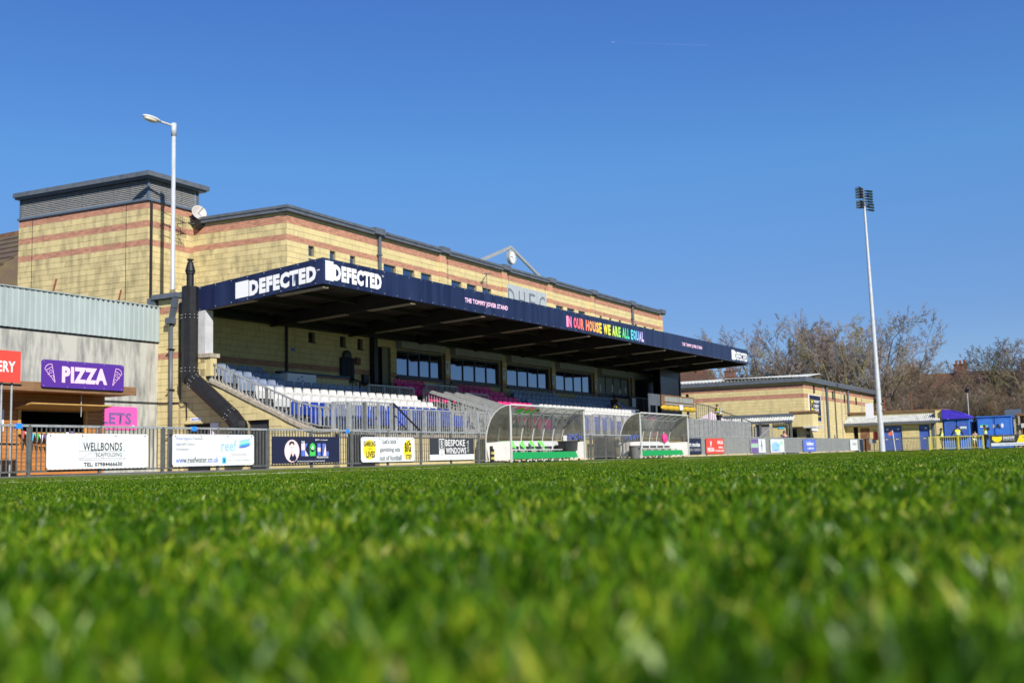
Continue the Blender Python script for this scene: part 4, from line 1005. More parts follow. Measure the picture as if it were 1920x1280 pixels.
MB().box(63.3, 63.8, 23.72, 23.76, 2.75, 3.05).build("notice", M['paper'], gb)
tag(MB().box(59.2, 60.9, 24.05, 24.12, 2.95, 3.62).box(59.2, 59.3, 24.05, 24.12, 2.2, 2.95).box(60.3, 60.4, 24.05, 24.12, 2.2, 2.95).build("dark_board", M['slate']), "dark slate board left of the yellow padded barrier", "board")
bx = thing("glazed_lobby", "dark steel framed lobby under the right end of the stand roof", "lobby", (68, 26.8, 2.3))
MB().box(66.0, 66.1, 26.0, 26.1, 2.28, 5.5).box(69.55, 69.7, 26.0, 26.15, 2.28, 5.6).box(66.0, 69.7, 26.02, 26.1, 5.1, 5.6).box(69.6, 69.7, 26.15, 27.95, 2.28, 5.6).build("frame", M['black'], bx)
MB().box(66.1, 69.55, 26.05, 26.07, 2.9, 5.1).build("pane", M['glass_dark'], bx)
MB().box(66.1, 69.55, 26.03, 26.08, 2.28, 2.9).build("panel", M['black'], bx)
railing("outside_stair_railing", "dark railing descending the outside stairs at the right end of the stand", [(67.2, 24.1, 2.28), (69.6, 24.1, 2.20), (79.0, 24.1, 1.30)], 1.0, m=M['galv_dark'], post_every=2.4, gap=.35)
tg = thing("outside_stairs", "concrete outside stairs going down to the right of the stand", "stairs", (74, 23.6, -.07))
for k in range(10): MB().box(69.65+k*.95, 69.65+(k+1)*.95-.002, 22.9, 24.3, -.07, 2.1-k*.21).build("step", M['terrace'], tg)
# ------------------------------------------------------------ concrete wall with cladding on the left
YW = 28.36; XWr = 26.24
cw = thing("boundary_wall", "stained grey concrete wall with pale ribbed cladding above, left of the stand", "wall", (19, YW, -.08))
for a, b in ((11.5, 16.4), (16.41, 21.3), (21.31, XWr)): MB().box(a, b, YW, YW+.3, -.08, 4.24).build("concrete_panel", M['concrete'], cw)
MB().box(11.5, XWr, YW-.035, YW, 4.22, 4.26).build("flashing", M['black'], cw)
def ribbed(owner, name, x0, x1, y, z0, z1, m, pitch=.2, d=.03):
    b = MB(); n = max(1, round((x1-x0)/pitch)); w = (x1-x0)/n; pr = []
    for i in range(n):
        a = x0+i*w; pr += [(a, 0), (a+w*.35, 0), (a+w*.45, -d), (a+w*.9, -d)]
    pr.append((x1, 0)); 
    v_ = [(x, y+e, z) for z in (z0, z1) for x, e in pr]; k = len(pr)
    b.add(v_, [(i, i+1, k+i+1, k+i) for i in range(k-1)]); return b.build(name, m, owner)
for i in range(15): 
    x0 = 11.5+i*(XWr-11.5)/15; ribbed(cw, "cladding_sheet", x0, x0+(XWr-11.5)/15-.006, YW-.06, 4.26, 5.44, M['cladding'])
MB().box(11.5, XWr, YW-.05, YW+.3, 4.26, 5.38).build("backing", M['galv_dark'], cw)
MB().box(11.5, XWr, YW-.10, YW+.34, 5.445, 5.475).build("top_flashing", M['cladding'], cw)
mb = MB()
for i in range(74):
    x = 11.6+i*.2; mb.box(x, x+.09, YW-.108, YW-.099, 5.41, 5.443)
mb.build("rib_closers", M['black'], cw, kind='stuff')
MB().path([(20.3, YW-.05, 2.21), (XWr, YW-.05, 2.21)], .018, 5).build("cable", M['black'], cw)
for x, l in ((22.1, .45), (24.6, .42)): tag(MB().bar((x, YW+.1, 5.35), (x+.14, YW+.1, 5.46+l), .06, .03).build("rusty_bracket", M['rust']), "rusty iron bracket sticking up behind the pale cladding, %s one" % ("left" if x < 23 else "right"), "bracket")

# toilets sign
ts = thing("toilets_sign", "hot pink sign with mauve capital letters, half hidden behind the wooden hut", "sign", (24.3, YW, 1.3))
patch(ts, "board", (22.6, YW, 1.29), UX, 2.76, .75, M['hotpink'], NY, .02, round_=.09)
text("TOILETS", (22.84, YW-.02, 1.47), UX, 2.28, .38, M['mauve'], ts, NY, bold=.04, depth=.006)
patch(ts, "sticker", (25.14, YW-.02, 1.35), UX, .1, .1, M['paper'], NY, .006)

# food hut
YH = 23.5; XHr = 19.93; XHl = 12.9
ht = thing("food_hut", "orange timber food hut with a flat roof, open serving hatch and propped flap", "hut", (17, 24, -.08))
OP = (17.42, 19.28, .97, 1.50)
zb = -.06; k = 0
while zb < 1.90:
    zt = min(zb+.105, 1.95)
    segs = [(XHl, 15.3), (15.305, 17.9), (17.905, XHr)] if k % 2 else [(XHl, 16.6), (16.605, 18.9), (18.905, XHr)]
    for a, b in segs:
        cuts = [(a, b)]
        if zt > OP[2]+.02 and zb < OP[3]-.02: cuts = [(p, q) for p, q in ((a, min(b, OP[0])), (max(a, OP[1]), b)) if q-p > .03]
        for p, q in cuts: piece("board", (p, YH-rnd.uniform(0, .006), zb+.004), (q-p, 0, 0), (0, .03, 0), (0, 0, zt-zb-.008), M['wood'], ht)
    zb = zt; k += 1
zb = -.06
while zb < 1.90: piece("board", (XHr-.03, YH+.035, zb+.004), (.03, 0, 0), (0, 2.9, 0), (0, 0, .097), M['wood'], ht); zb += .105
MB().box(XHl, OP[0]-.03, YH+.04, YH+.06, -.06, 1.9).box(OP[1]+.03, XHr-.04, YH+.04, YH+.06, -.06, 1.9).box(OP[0]-.03, OP[1]+.03, YH+.04, YH+.06, -.06, OP[2]).box(OP[0]-.03, OP[1]+.03, YH+.04, YH+.06, OP[3], 1.9).build("backing_wall", M['wood_dark'], ht)
MB().box(XHl, XHr-.06, YH+2.4, YH+2.45, -.06, 1.9).box(XHl, XHr-.06, YH+.07, YH+2.4, -.06, .0).box(XHr-.06, XHr-.035, YH+.035, YH+2.9, -.06, 1.9).build("interior", M['door_dark'], ht)
MB().box(OP[1]+.02, OP[1]+.10, YH-.03, YH-.008, .9, 1.62).box(OP[0]-.09, OP[0]-.01, YH-.03, YH-.008, .9, 1.55).build("hatch_frame", M['ply'], ht)
MB().box(OP[0]-.1, OP[1]+.1, YH-.32, YH-.035, .93, .97).build("counter", M['ply'], ht)
MB().box(XHl-.1, 20.10, YH-.85, YH+3.0, 1.96, 2.10).build("roof", M['wood_dark'], ht)
for i in range(12):
    a = XHl-.1+i*.617; piece("fascia_board", (a, YH-.885, 1.93), (.612, 0, 0), (0, .03, 0), (0, 0, .22), M['wood_dark'], ht)
piece("soffit", (XHl-.05, YH-.84, 1.925), (20.05-XHl, 0, 0), (0, .82, 0), (0, 0, .03), M['wood'], ht)
fl_ = MB().obox((17.2, YH-.04, 1.54), (2.42, 0, 0), (0, -.62, .10), (0, 0, .03)).build("hatch_flap", M['ply'], ht)
for (x, z2) in ((17.55, 1.38), (18.68, 1.92), (19.5, 1.60)):
    MB().tube((x+.02, YH-.60, 1.62 if z2 < 1.9 else 1.36), (x-.1 if z2 < 1.9 else x, YH-.30 if z2 < 1.9 else YH-.62, z2+.35 if z2 < 1.6 else z2), .012, n=5).build("prop", M['galv'], ht)
for a, b, z in ((16.55, 16.95, 1.0), (16.0, 16.45, 1.0)):
    p = MB().box(a, b, YH-.02, YH-.010, z, z+.52).build("menu_sheet", M['paper'], ht)
    for i in range(6): line(p, "print", (a+.05, YH-.02, z+.08+i*.07), (b-.08-.05*(i % 3), YH-.02, z+.08+i*.07), .018, M['greyprint'] if i % 3 else M['red'], NY, .004)
sw = thing("bunting", "string of small coloured flags hung along the hut counter", "bunting", (17.9, YH-.35, .8))
for i in range(12):
    x = 17.15+i*.13; z = .93-.10*math.sin(math.pi*i/11)-.06
    MB().add([(x, YH-.36, z+.14), (x+.12, YH-.37, z+.13), (x+.07, YH-.39, z-.07)], [(0,1,2)]).build("flag", [M['red'], M['vinyl'], M['cyan'], M['greenprint'], M['paper'], M['mauve']][i % 6], sw)
bx_ = tag(MB().box(18.55, 18.95, YH+.3, YH+.5, .98, 1.2).box(18.6, 18.9, YH+.28, YH+.3, 1.0, 1.18).build("till", M['charcoal']), "dark till on the counter inside the food hut", "till")

ps = thing("pizza_sign", "purple board with pale pink letters and pizza slice drawings on the hut roof", "sign", (18.5, YH-.95, 2.03))
MB().box(17.28, 19.70, YH-.93, YH-.90, 2.06, 2.66).build("backing", M['purple'], ps)
patch(ps, "board", (17.25, YH-.945, 2.03), UX, 2.48, .665, M['purple'], NY, .002, round_=.07)
text("PIZZA", (17.83, YH-.95, 2.16), UX, 1.36, .40, M['pinkprint'], ps, NY, bold=.055, depth=.004)
def slice_(x, fl):
    n = lambda a, b: V((x+(a if fl else .36-a), YH-.95, 2.13+b))
    P = [n(0, .34), n(.20, .46), n(.30, .02)]
    arc = [n(.0, .34), n(.04, .41), (n(.11, .455)), n(.20, .46)]
    for a, b in zip(arc, arc[1:]): line(ps, "slice_line", a, b, .014, M['pinkprint'], NY)
    line(ps, "slice_line", P[0], P[2], .014, M['pinkprint'], NY); line(ps, "slice_line", P[1], P[2], .014, M['pinkprint'], NY)
    line(ps, "slice_line", n(.03, .30), n(.205, .40), .012, M['pinkprint'], NY)
    for cx, cz, r in ((.17, .28, .04), (.11, .22, .022), (.22, .15, .038)):
        c_ = [n(cx+r*math.cos(t), cz+r*math.sin(t)) for t in np.linspace(0, 2*math.pi, 11)]
        for a, b in zip(c_, c_[1:]): line(ps, "topping", a, b, .010, M['pinkprint'], NY)
slice_(17.34, True); slice_(19.30, False)
mb = MB()
for x in (17.32, 18.0, 18.5, 19.1, 19.66):
    for z in (2.06, 2.66): mb.ell((x, YH-.95, z), (.012, .008, .012), 5, 4)
mb.build("screws", M['stud'], ps, kind='stuff')

rs = thing("red_stall_sign", "red sign with white letters on two steel poles at the left edge", "sign", (14.9, 20.6, -.08))
MB().box(13.2, 15.17, 20.5, 20.53, 1.905, 2.575).build("board", M['red'], rs)
text("ERY", (14.62, 20.5, 2.12), UX, .42, .23, M['white'], rs, NY, bold=.03)
for x in (14.78, 15.02, 13.4): MB().tube((x, 20.58, -.08), (x, 20.58, 2.5), .022, n=8).build("pole", M['galv'], rs)
MB().tube((13.3, 20.58, 1.86), (15.25, 20.58, 1.86), .022, n=8).build("crossbar", M['black'], rs)
MB().tube((14.6, 20.56, .62), (15.2, 20.56, .60), .02, n=6).build("crossbar", M['black'], rs)

# ------------------------------------------------------------ perimeter fence
YF = 19.6
def fence_run(label, xa, xb, bar_w=.020, bar_d=.020, gap=.115, limit=300, posts=(), m='galv_dark', group='perimeter fence runs'):
    t = thing("perimeter_fence", label, "fence", ((xa+xb)/2, YF, -.10), group)
    MB().box(xa, xb, YF-.025, YF+.025, .93, .98).build("top_rail", M['galv'], t)
    MB().box(xa, xb, YF-.018, YF+.018, .0, .035).build("bottom_rail", M[m], t)
    for x in posts: piece("post", (x-.03, YF-.03, -.12), (.06, 0, 0), (0, .06, 0), (0, 0, 1.09), M[m], t)
    xs2 = []; x = xa+gap/2
    while x < xb: xs2.append(x); x += gap
    for x in xs2[:limit]: piece("bar", (x-bar_w/2, YF-bar_d/2, .035), (bar_w, 0, 0), (0, bar_d, 0), (0, 0, .896), M[m], t)
    if len(xs2) > limit:
        mb = MB()
        for x in xs2[limit:]: mb.box(x-bar_w/2, x+bar_w/2, YF-bar_d/2, YF+bar_d/2, .035, .93, 0, rnd.random())
        mb.build("bars", M[m], t, kind='stuff', tint=True)
    return t
f1 = fence_run("left run of grey perimeter fence, from the food hut to the left dugout", 12.9, 33.0, posts=[12.95+i*1.78 for i in range(12)])
f2 = fence_run("short grey fence run with gate between the two dugouts", 40.4, 45.85, posts=[40.44, 41.6, 43.1, 44.9])
f3 = fence_run("long far run of the grey perimeter fence from the second dugout to the corner", 52.35, 95.4, bar_w=.03, bar_d=.05, gap=.125, posts=[52.4+i*3.58 for i in range(13)], m='galv')
for x in (14.47, 21.30-2.05, 25.2):
    tag(MB().box(x-.06, x+.07, YF-.045, YF+.045, .89, .995).build("blue_tape", M['bluetape']), "blue tape round the fence rail, %s of three" % ("leftmost" if x < 15 else ("middle" if x < 20 else "rightmost")), "tape")
# far end of the pitch
XF = 95.5
def end_run(label, ya, yb, m, mp, gap=.115, group='fence behind the goal line'):
    t = thing("perimeter_fence", label, "fence", (XF, (ya+yb)/2, -.1), group)
    MB().box(XF-.03, XF+.03, ya, yb, .90, .97).build("top_rail", M[m], t)
    MB().box(XF-.02, XF+.02, ya, yb, -.02, .02).build("bottom_rail", M[m], t)
    for y in mp: piece("post", (XF-.06, y-.06, -.12), (.12, 0, 0), (0, .12, 0), (0, 0, 1.09), M[m], t)
    y = ya+gap
    while y < yb-gap/2: piece("bar", (XF-.015, y-.015, 0), (.03, 0, 0), (0, .03, 0), (0, 0, .9), M[m], t); y += gap
    return t
end_run("grey barred fence behind the goal line in front of the blue doors", 14.4, 19.5, 'galv_dark', [14.45, 17.0, 19.4])
end_run("left panel of yellow crowd barrier behind the goal line", 12.02, 14.32, 'yellow_paint', [14.28, 12.06], .17)
end_run("right panel of yellow crowd barrier behind the goal line", 10.15, 12.0, 'yellow_paint', [10.2], .17)
end_run("grey fence run carrying the security company board", 2.0, 9.75, 'galv_dark', [9.7, 7.2, 4.7], .115)

# ------------------------------------------------------------ advertising boards on the fence
YA = YF-.075
def board(label, x0, x1, z0, z1, m, rad=.05, kind="advertising_board", plate=True):
    t = thing(kind, label, "board", ((x0+x1)/2, YA, z0), "advertising boards on the perimeter fence")
    o = MB(); pts = []
    for cx, cz, a0 in ((x1-rad, z1-rad, 0), (x0+rad, z1-rad, 90), (x0+rad, z0+rad, 180), (x1-rad, z0+rad, 270)):
        for k in range(5): a = math.radians(a0+90*k/4); pts.append((cx+rad*math.cos(a), YA-.012, cz+rad*math.sin(a)))
    o.prism(pts, (0, .014, 0)).build("panel", m, t)
    for x in (x0+.09, x0+(x1-x0)*.33, x0+(x1-x0)*.66, x1-.09):
        MB().lathe((x, YA-.012, z1-.05), [(.014, 0), (.014, .006)], 8, axis=(0,-1,0)).tube((x, YA-.02, z1-.05), (x, YF-.02, z1+.18), .004, n=4).build("cable_tie", M['charcoal'], t)
    return t
yy = YA-.012
def W_(t, s, x0, x1, z0, z1, m, bold=.0, **k): return text(s, (x0, yy, z0), UX, x1-x0, z1-z0, M[m], t, NY, bold=bold, **k)
b1 = board("white scaffolding company board with black lettering and a phone number", 15.09, 17.78, .05, .80, M['vinyl'], .07)
W_(b1, "WELLBONDS", 16.00, 17.04, .435, .61, 'blackprint', .012); W_(b1, "SCAFFOLDING", 16.33, 17.04, .305, .39, 'charcoal', .0)
W_(b1, "TEL: 07984466630", 16.02, 17.05, .095, .185, 'blackprint', .03)
for a, b in (((15.88, .425), (17.15, .425)), ((15.88, .27), (17.15, .27)), ((15.88, .235), (17.15, .235)), ((15.92, .26), (16.25, .42)), ((16.25, .42), (16.55, .26)), ((15.90, .25), (15.90, .72)), ((15.98, .40), (15.98, .76)), ((16.08, .5), (16.08, .76)), ((16.2, .55), (16.2, .72)), ((16.34, .26), (16.34, .42)), ((17.10, .24), (17.10, .5))):
    line(b1, "scaffold_line", (a[0], yy, a[1]), (b[0], yy, b[1]), .006, M['greyprint'], NY)
b2 = board("pale blue and white water company board with a green and blue fish logo", 18.52, 21.26, .05, .81, M['vinyl'], .07)
patch(b2, "print", (18.6, yy, .10), UX, 1.35, .62, M['vinyl'], NY, ell=True)
W_(b2, "Water Hygiene/Treatment", 18.62, 19.48, .655, .74, 'blueprint'); W_(b2, "Legionella Control", 18.62, 19.22, .53, .61, 'blueprint'); W_(b2, "Consultancy", 18.62, 19.02, .41, .485, 'blueprint')
W_(b2, "www.reefwater.co.uk", 18.62, 20.0, .13, .27, 'blueprint', .01); W_(b2, "reef", 20.1, 20.63, .40, .67, 'paleblue', .01)
W_(b2, "water", 20.12, 20.42, .285, .345, 'skinpink'); W_(b2, "solutions", 20.45, 20.98, .285, .36, 'greyprint')
patch(b2, "logo_box", (20.13, yy, .10), UX, .14, .15, M['cyan'], NY, .004); W_(b2, "a", 20.165, 20.235, .13, .21, 'white', .01)
W_(b2, "UKAS - The house of compliance", 20.32, 21.1, .145, .20, 'greyprint')
for k, (mm, dz) in enumerate((('paleblue', .10), ('lightgreen', .055), ('cyan', .005), ('blueprint', -.04))):
    patch(b2, "fish_stripe", (20.68, yy, .52+dz), UX, .46, .10, M[mm], NY, .004+k*.002, tri=[(0, .1), (.3, .55), (.65, .7), (1, 1), (.8, .4), (.45, .05), (.2, 0)])
b3 = board("dark navy foundation banner with a round portrait print and block letters", 21.96, 24.75, .06, .775, M['navyprint'], .012)
patch(b3, "portrait_disc", (22.42, yy, .09), UX, .60, .60, M['skinpink'], NY, ell=True)
pf = lambda n_, x, z, w, h, m, d=.008, **k: patch(b3, n_, (x, yy, z), UX, w, h, M[m], NY, d, **k)
pf("portrait_hair", 22.60, .50, .22, .15, 'blackprint', .006, ell=True); pf("portrait_face", 22.62, .32, .19, .27, 'skinpink', .009, ell=True)
pf("portrait_eye", 22.66, .475, .035, .02, 'blackprint', .012, ell=True); pf("portrait_eye", 22.74, .475, .035, .02, 'blackprint', .012, ell=True)
pf("portrait_mouth", 22.68, .375, .075, .014, 'greyprint', .012); pf("portrait_shirt", 22.60, .115, .30, .22, 'navyprint', .010, tri=[(0, .3), (.3, 1), (.5, .55), (.75, 1), (1, .35), (.8, .05), (.3, 0)])
W_(b3, "THE", 23.10, 23.24, .59, .655, 'white', .03); W_(b3, "FOUNDATION", 23.75, 24.24, .185, .24, 'white', .02); W_(b3, "@DHFC_Community", 23.68, 24.22, .665, .71, 'white', .02)
W_(b3, "The Official Community Charity of Dulwich Hamlet FC", 22.92, 24.10, .085, .13, 'white', .01)
pf("letter_k_stem", 23.10, .41, .15, .18, 'skinpink', .005); pf("letter_k_stem", 23.10, .25, .15, .16, 'blueprint', .005)
pf("letter_k_arm", 23.25, .42, .13, .17, 'blueprint', .005, tri=[(0, 0), (.9, 1), (.1, 1)]); pf("letter_k_leg", 23.25, .25, .15, .17, 'skinpink', .005, tri=[(0, 1), (1, 0), (.1, 0)])
pf("letter_a", 23.45, .25, .24, .20, 'greenprint', .005); pf("letter_a_top", 23.45, .36, .24, .24, 'greenprint', .005, ell=True); pf("letter_a_mark", 23.50, .42, .14, .12, 'white', .008, tri=[(0, 0), (.5, 1), (1, 0)]); pf("letter_a_dot", 23.545, .435, .05, .05, 'greenprint', .011, ell=True)
for z, mm in ((.48, 'blueprint'), (.365, 'skinpink'), (.25, 'blueprint')): pf("letter_i", 23.78, z, .13, .113, mm, .005)
pf("letter_l", 23.99, .25, .14, .34, 'blueprint', .005, tri=[(0, 1), (.85, 1), (.3, 0), (0, 0)]); pf("letter_l", 24.03, .25, .12, .34, 'skinpink', .006, tri=[(.8, 1), (0, 0), (1, 0)]); pf("letter_l_foot", 24.14, .25, .12, .12, 'blueprint', .005)
b4 = board("white gambling campaign board with two yellow discs and black writing", 25.76, 28.50, .04, .78, M['vinyl'], .09)
p4 = lambda x, z, w, h: patch(b4, "yellow_disc", (x, yy, z), UX, w, h, M['yellow'], NY, .003, ell=True)
p4(25.86, .12, .60, .58); p4(27.90, .08, .42, .62)
for i in range(7): patch(b4, "splash", (28.10+rnd.uniform(-.02, .24), yy, .58+rnd.uniform(-.08, .1)), UX, .07, .035, M['yellow'], NY, .003, ell=True)
W_(b4, "GAMBLING", 25.88, 26.45, .50, .66, 'blackprint', .04); W_(b4, "WITH", 26.10, 26.27, .40, .455, 'blackprint', .02); W_(b4, "LIVES", 26.0, 26.42, .17, .37, 'blackprint', .04)
W_(b4, "BIG", 27.97, 28.30, .32, .62, 'blackprint', .05); W_(b4, "STEP", 28.02, 28.33, .10, .25, 'blackprint', .03)
W_(b4, "Let's kick", 26.82, 27.53, .58, .72, 'charcoal', .012); W_(b4, "gambling ads", 26.68, 27.70, .31, .47, 'charcoal', .012); W_(b4, "out of football", 26.66, 27.78, .08, .235, 'charcoal', .012)
b5 = board("charcoal and white window company board with large serif style words", 29.36, 32.08, .05, .765, M['charcoal'], .03)
patch(b5, "white_strip", (29.36, yy, .052), UX, 2.72, .18, M['vinyl'], NY, .003); patch(b5, "letter_tile", (29.90, yy, .40), UX, .32, .34, M['white'], NY, .003); patch(b5, "letter_tile", (29.925, yy, .43), UX, .27, .28, M['charcoal'], NY, .005)
patch(b5, "letter_tile", (29.90, yy, .10), UX, .32, .28, M['white'], NY, .004)
W_(b5, "B", 30.0, 30.12, .46, .68, 'white', .0, depth=.008); W_(b5, "W", 29.96, 30.16, .15, .33, 'greyprint', .0, depth=.006)
W_(b5, "BESPOKE", 30.28, 31.50, .50, .72, 'white', .02); W_(b5, "WINDOWS", 30.30, 31.56, .255, .46, 'white', .02); W_(b5, ".CO.UK", 31.62, 31.74, .28, .70, 'white', .0, rot90=True)
b6 = board("dark navy art board with large white words right of the second dugout", 52.85, 54.95, .04, .85, M['navyprint'], .03)
W_(b6, "art modes", 52.95, 54.75, .42, .66, 'white', .03); W_(b6, "CURE + DESIGNS", 53.0, 54.8, .20, .34, 'greyprint', .02)
b7 = board("orange red restaurant board with white writing and a fork drawing", 55.72, 58.65, .04, .86, M['red'], .02)
patch(b7, "fork", (56.25, yy, .42), UX, .4, .34, M['white'], NY, .004, tri=[(.4, 0), (.6, 0), (.75, .5), (.95, 1), (.7, .7), (.6, 1), (.4, .6), (.15, 1), (.3, .45)])
W_(b7, "MEXICANA", 55.9, 57.0, .15, .38, 'white', .05); W_(b7, "HALAL", 57.55, 58.5, .56, .76, 'white', .05); W_(b7, "GRILL", 57.7, 58.5, .33, .44, 'white', .04); W_(b7, "WE DELIVER", 57.15, 58.55, .15, .24, 'white', .04)
b8 = board("purple and white board with a small figure drawing", 63.6, 66.6, .03, .86, M['vinyl'], .03)
patch(b8, "purple_half", (63.62, yy, .035), UX, 1.5, .82, M['mauve'], NY, .003); patch(b8, "band", (63.65, yy, .33), UX, 1.42, .28, M['greyprint'], NY, .005); W_(b8, "UCS", 63.8, 64.9, .37, .56, 'lightgreen', .03, depth=.008)
patch(b8, "figure", (65.6, yy, .12), UX, .35, .66, M['mauve'], NY, .004, tri=[(.3, 1), (.6, 1), (.75, .6), (1, .5), (.7, .35), (.7, 0), (.4, 0), (.35, .4), (0, .5), (.3, .65)])
b9 = board("pale blue and green tinted board left of the standing man", 67.7, 70.8, .03, .87, M['vinyl'], .05)
patch(b9, "tint", (67.9, yy, .08), UX, 1.8, .6, M['paleblue'], NY, .003, ell=True); W_(b9, "www.reefwater.co.uk", 67.95, 69.8, .12, .22, 'blueprint', .01); patch(b9, "logo", (69.9, yy, .5), UX, .6, .25, M['lightgreen'], NY, .005, ell=True); W_(b9, "reef", 69.0, 69.8, .4, .62, 'cyan')
b10 = board("violet blue board with white letters in front of the sports hall", 75.6, 79.1, .03, .88, M['blueprint'], .10)
W_(b10, "buildeco", 76.5, 78.4, .45, .74, 'white', .05); W_(b10, "LONDON", 76.7, 78.4, .18, .32, 'white', .05)
b11 = board("small white upright board with grey writing near the fence corner", 90.2, 92.9, .03, .90, M['vinyl'], .04)
W_(b11, "HAMLET", 91.0, 92.5, .45, .65, 'greyprint', .05)
tag(MB().box(94.1, 94.9, YF-.12, YF-.04, -.1, .93).build("corner_plate", M['frame_blue']), "dark blue corner post plate at the end of the long fence", "post")
# board on the end fence
be = thing("advertising_board", "black, yellow and white security company board on the end fence at the right edge", "board", (XF-.1, 7.0, 0), "advertising boards on the perimeter fence")
xb_ = XF-.09; UE = V((0,-1,0)); NE = NX
MB().box(xb_, xb_+.02, 2.6, 9.62, .08, .90).build("panel", M['charcoal'], be)
patch(be, "white_strip", (xb_, 9.62, .08), UE, 7.0, .24, M['vinyl'], NE, .006); patch(be, "yellow_part", (xb_, 7.75, .32), UE, 4.2, .58, M['yellow'], NE, .006, tri=[(0, 0), (.06, 1), (1, 1), (1, 0)])
patch(be, "shield", (xb_, 9.52, .36), UE, .72, .48, M['yellow'], NE, .006, tri=[(0, 1), (.5, .92), (1, 1), (1, .5), (.8, .15), (.5, 0), (.2, .15), (0, .5)])
text("SHADOW", (xb_, 8.72, .60), UE, .85+.0, .24, M['white'], be, NE, bold=.04, depth=.01); text("SECURITY SERVICES", (xb_, 8.72, .50), UE, .85, .06, M['white'], be, NE, bold=.02, depth=.01)
text("www.shadowsecurityservices.co.uk", (xb_, 9.0, .14), UE, 2.6, .10, M['blueprint'], be, NE, bold=.02, depth=.01); text("TEL", (xb_, 7.3, .42), UE, .9, .32, M['charcoal'], be, NE, depth=.01)

# ------------------------------------------------------------ dugouts
def dugout(x0, x1, label, ribs):
    t = thing("dugout", label, "dugout", ((x0+x1)/2, 19.7, -.08))
    prof = [(19.12, 1.955), (19.35, 1.93), (19.58, 1.85), (19.80, 1.69), (19.98, 1.46), (20.10, 1.18), (20.17, .90), (20.20, .66)]
    for i in range(len(ribs)-1):                                # curved perspex sheets between the ribs
        a, b = ribs[i]+.02, ribs[i+1]-.02; n = len(prof)
        MB().add([(x, y, z) for x in (a, b) for y, z in prof], [(k, k+1, n+k+1, n+k) for k in range(n-1)]).build("roof_sheet", M['perspex'], t, smooth=True)
    for x in ribs:
        b = MB()
        for p, q in zip(prof, prof[1:]): b.bar((x, p[0], p[1]), (x, q[0], q[1]), .035, .04, up=(1,0,0))
        b.box(x-.018, x+.018, 20.17, 20.23, -.05, .66).build("rib", M['dugframe'], t)
    MB().bar((x0, 19.12, 1.965), (x1, 19.12, 1.965), .05, .05).build("front_beam", M['dugframe'], t)
    MB().bar((x0, 19.80, 1.70), (x1, 19.80, 1.70), .03, .03).bar((x0, 20.21, .68), (x1, 20.21, .68), .04, .06).build("back_beam", M['dugframe'], t)
    for x, s_ in ((x0, 0), (x1, 1)):
        MB().box(x-.025, x+.025, 19.13, 19.18, -.08, 1.95).build("corner_post", M['dugframe'], t)
        e = MB().prism([(x-.01, 19.18, -.0), (x-.01, 20.08, -.02), (x-.01, 20.20, .63), (x-.01, 19.18, .66)], (.02, 0, 0)).build("end_board", M['dugwhite'], t)
        poly = [(x-.004, 19.18, .67), (x-.004, 20.19, .65)] + [(x-.004, y-.01, z-.01) for y, z in reversed(prof)]
        MB().prism(poly, (.008, 0, 0)).build("end_window", M['perspex_clear'], t)
    MB().box(x0+.03, x1-.03, 20.14, 20.17, .02, .62).build("back_panel", M['bench_back'], t)
    bn = MB().box(x0+.1, x1-.15, 19.62, 20.0, .34, .37).box(x0+.1, x1-.15, 20.02, 20.05, .50, .66).build("bench", M['dugframe'], t)
    for i in range(7): xx = x0+.3+i*(x1-x0-.6)/6; MB().box(xx-.02, xx+.02, 19.7, 19.74, -.06, .34).box(xx-.02, xx+.02, 19.98, 20.02, -.06, .6).build("bench_leg", M['dugframe'], bn)
    MB().prism([(x0+.12, 19.30, .03), (x1-.35, 19.30, .03), (x1-.42, 19.36, .27), (x0+.12, 19.36, .27)], (0, .03, 0)).build("green_board", M['green_board'], t)
    for i in range(9): xx = x0+.3+i*(x1-x0-.9)/8; MB().box(xx-.03, xx+.03, 19.34, 19.38, -.08, .03).build("stub_leg", M['dugframe'], t)
    return t
d1x = [34.05, 34.9, 35.75, 36.65, 37.55, 38.4, 39.25, 40.10]
d1 = dugout(34.05, 40.10, "left dugout, curved dirty perspex shelter with neon bibs and the word HOME", d1x)
text("HOME", (40.06, 19.86, .72), (0,-1,0), .62, .27, M['blueprint'], d1, (-1,0,0), bold=.02, mirror=True, depth=.01)
MB().box(40.02, 40.05, 19.93, 20.08, .70, .93).build("white_square", M['paper'], d1)
d2x = [45.97, 46.85, 47.7, 48.6, 49.5, 50.4, 51.2, 52.08]
d2 = dugout(45.97, 52.08, "right dugout, curved perspex shelter with the word AWAY on its end", d2x)
text("AWAY", (45.965, 19.97, .72), (0,-1,0), .74, .25, M['blueprint'], d2, (-1,0,0), bold=.02, depth=.008)
for i, (x, l_) in enumerate(((34.78, .33), (35.42, .28), (36.2, .34), (36.95, .30), (37.75, .38))):
    v_ = []
    for k in range(6):
        z = .70-l_*k/5; w = .10*(1-.5*(k/5)**1.5)+.02*math.sin(k*1.7+i)
        v_ += [(x-w+.02*math.sin(k+i), 19.93-.06*math.sin(k*1.3+i)-.03*k, z), (x+w+.03*math.sin(k*2+i), 19.90-.03*k, z-.01)]
    b = MB().add(v_, [(2*k, 2*k+1, 2*k+3, 2*k+2) for k in range(5)])
    tag(b.build("training_bib", M['bib'], smooth=True), "neon green training bib on the bench of the left dugout, number %s from the left" % ['one','two','three','four','five'][i], "bib", "neon bibs hung in the home dugout")
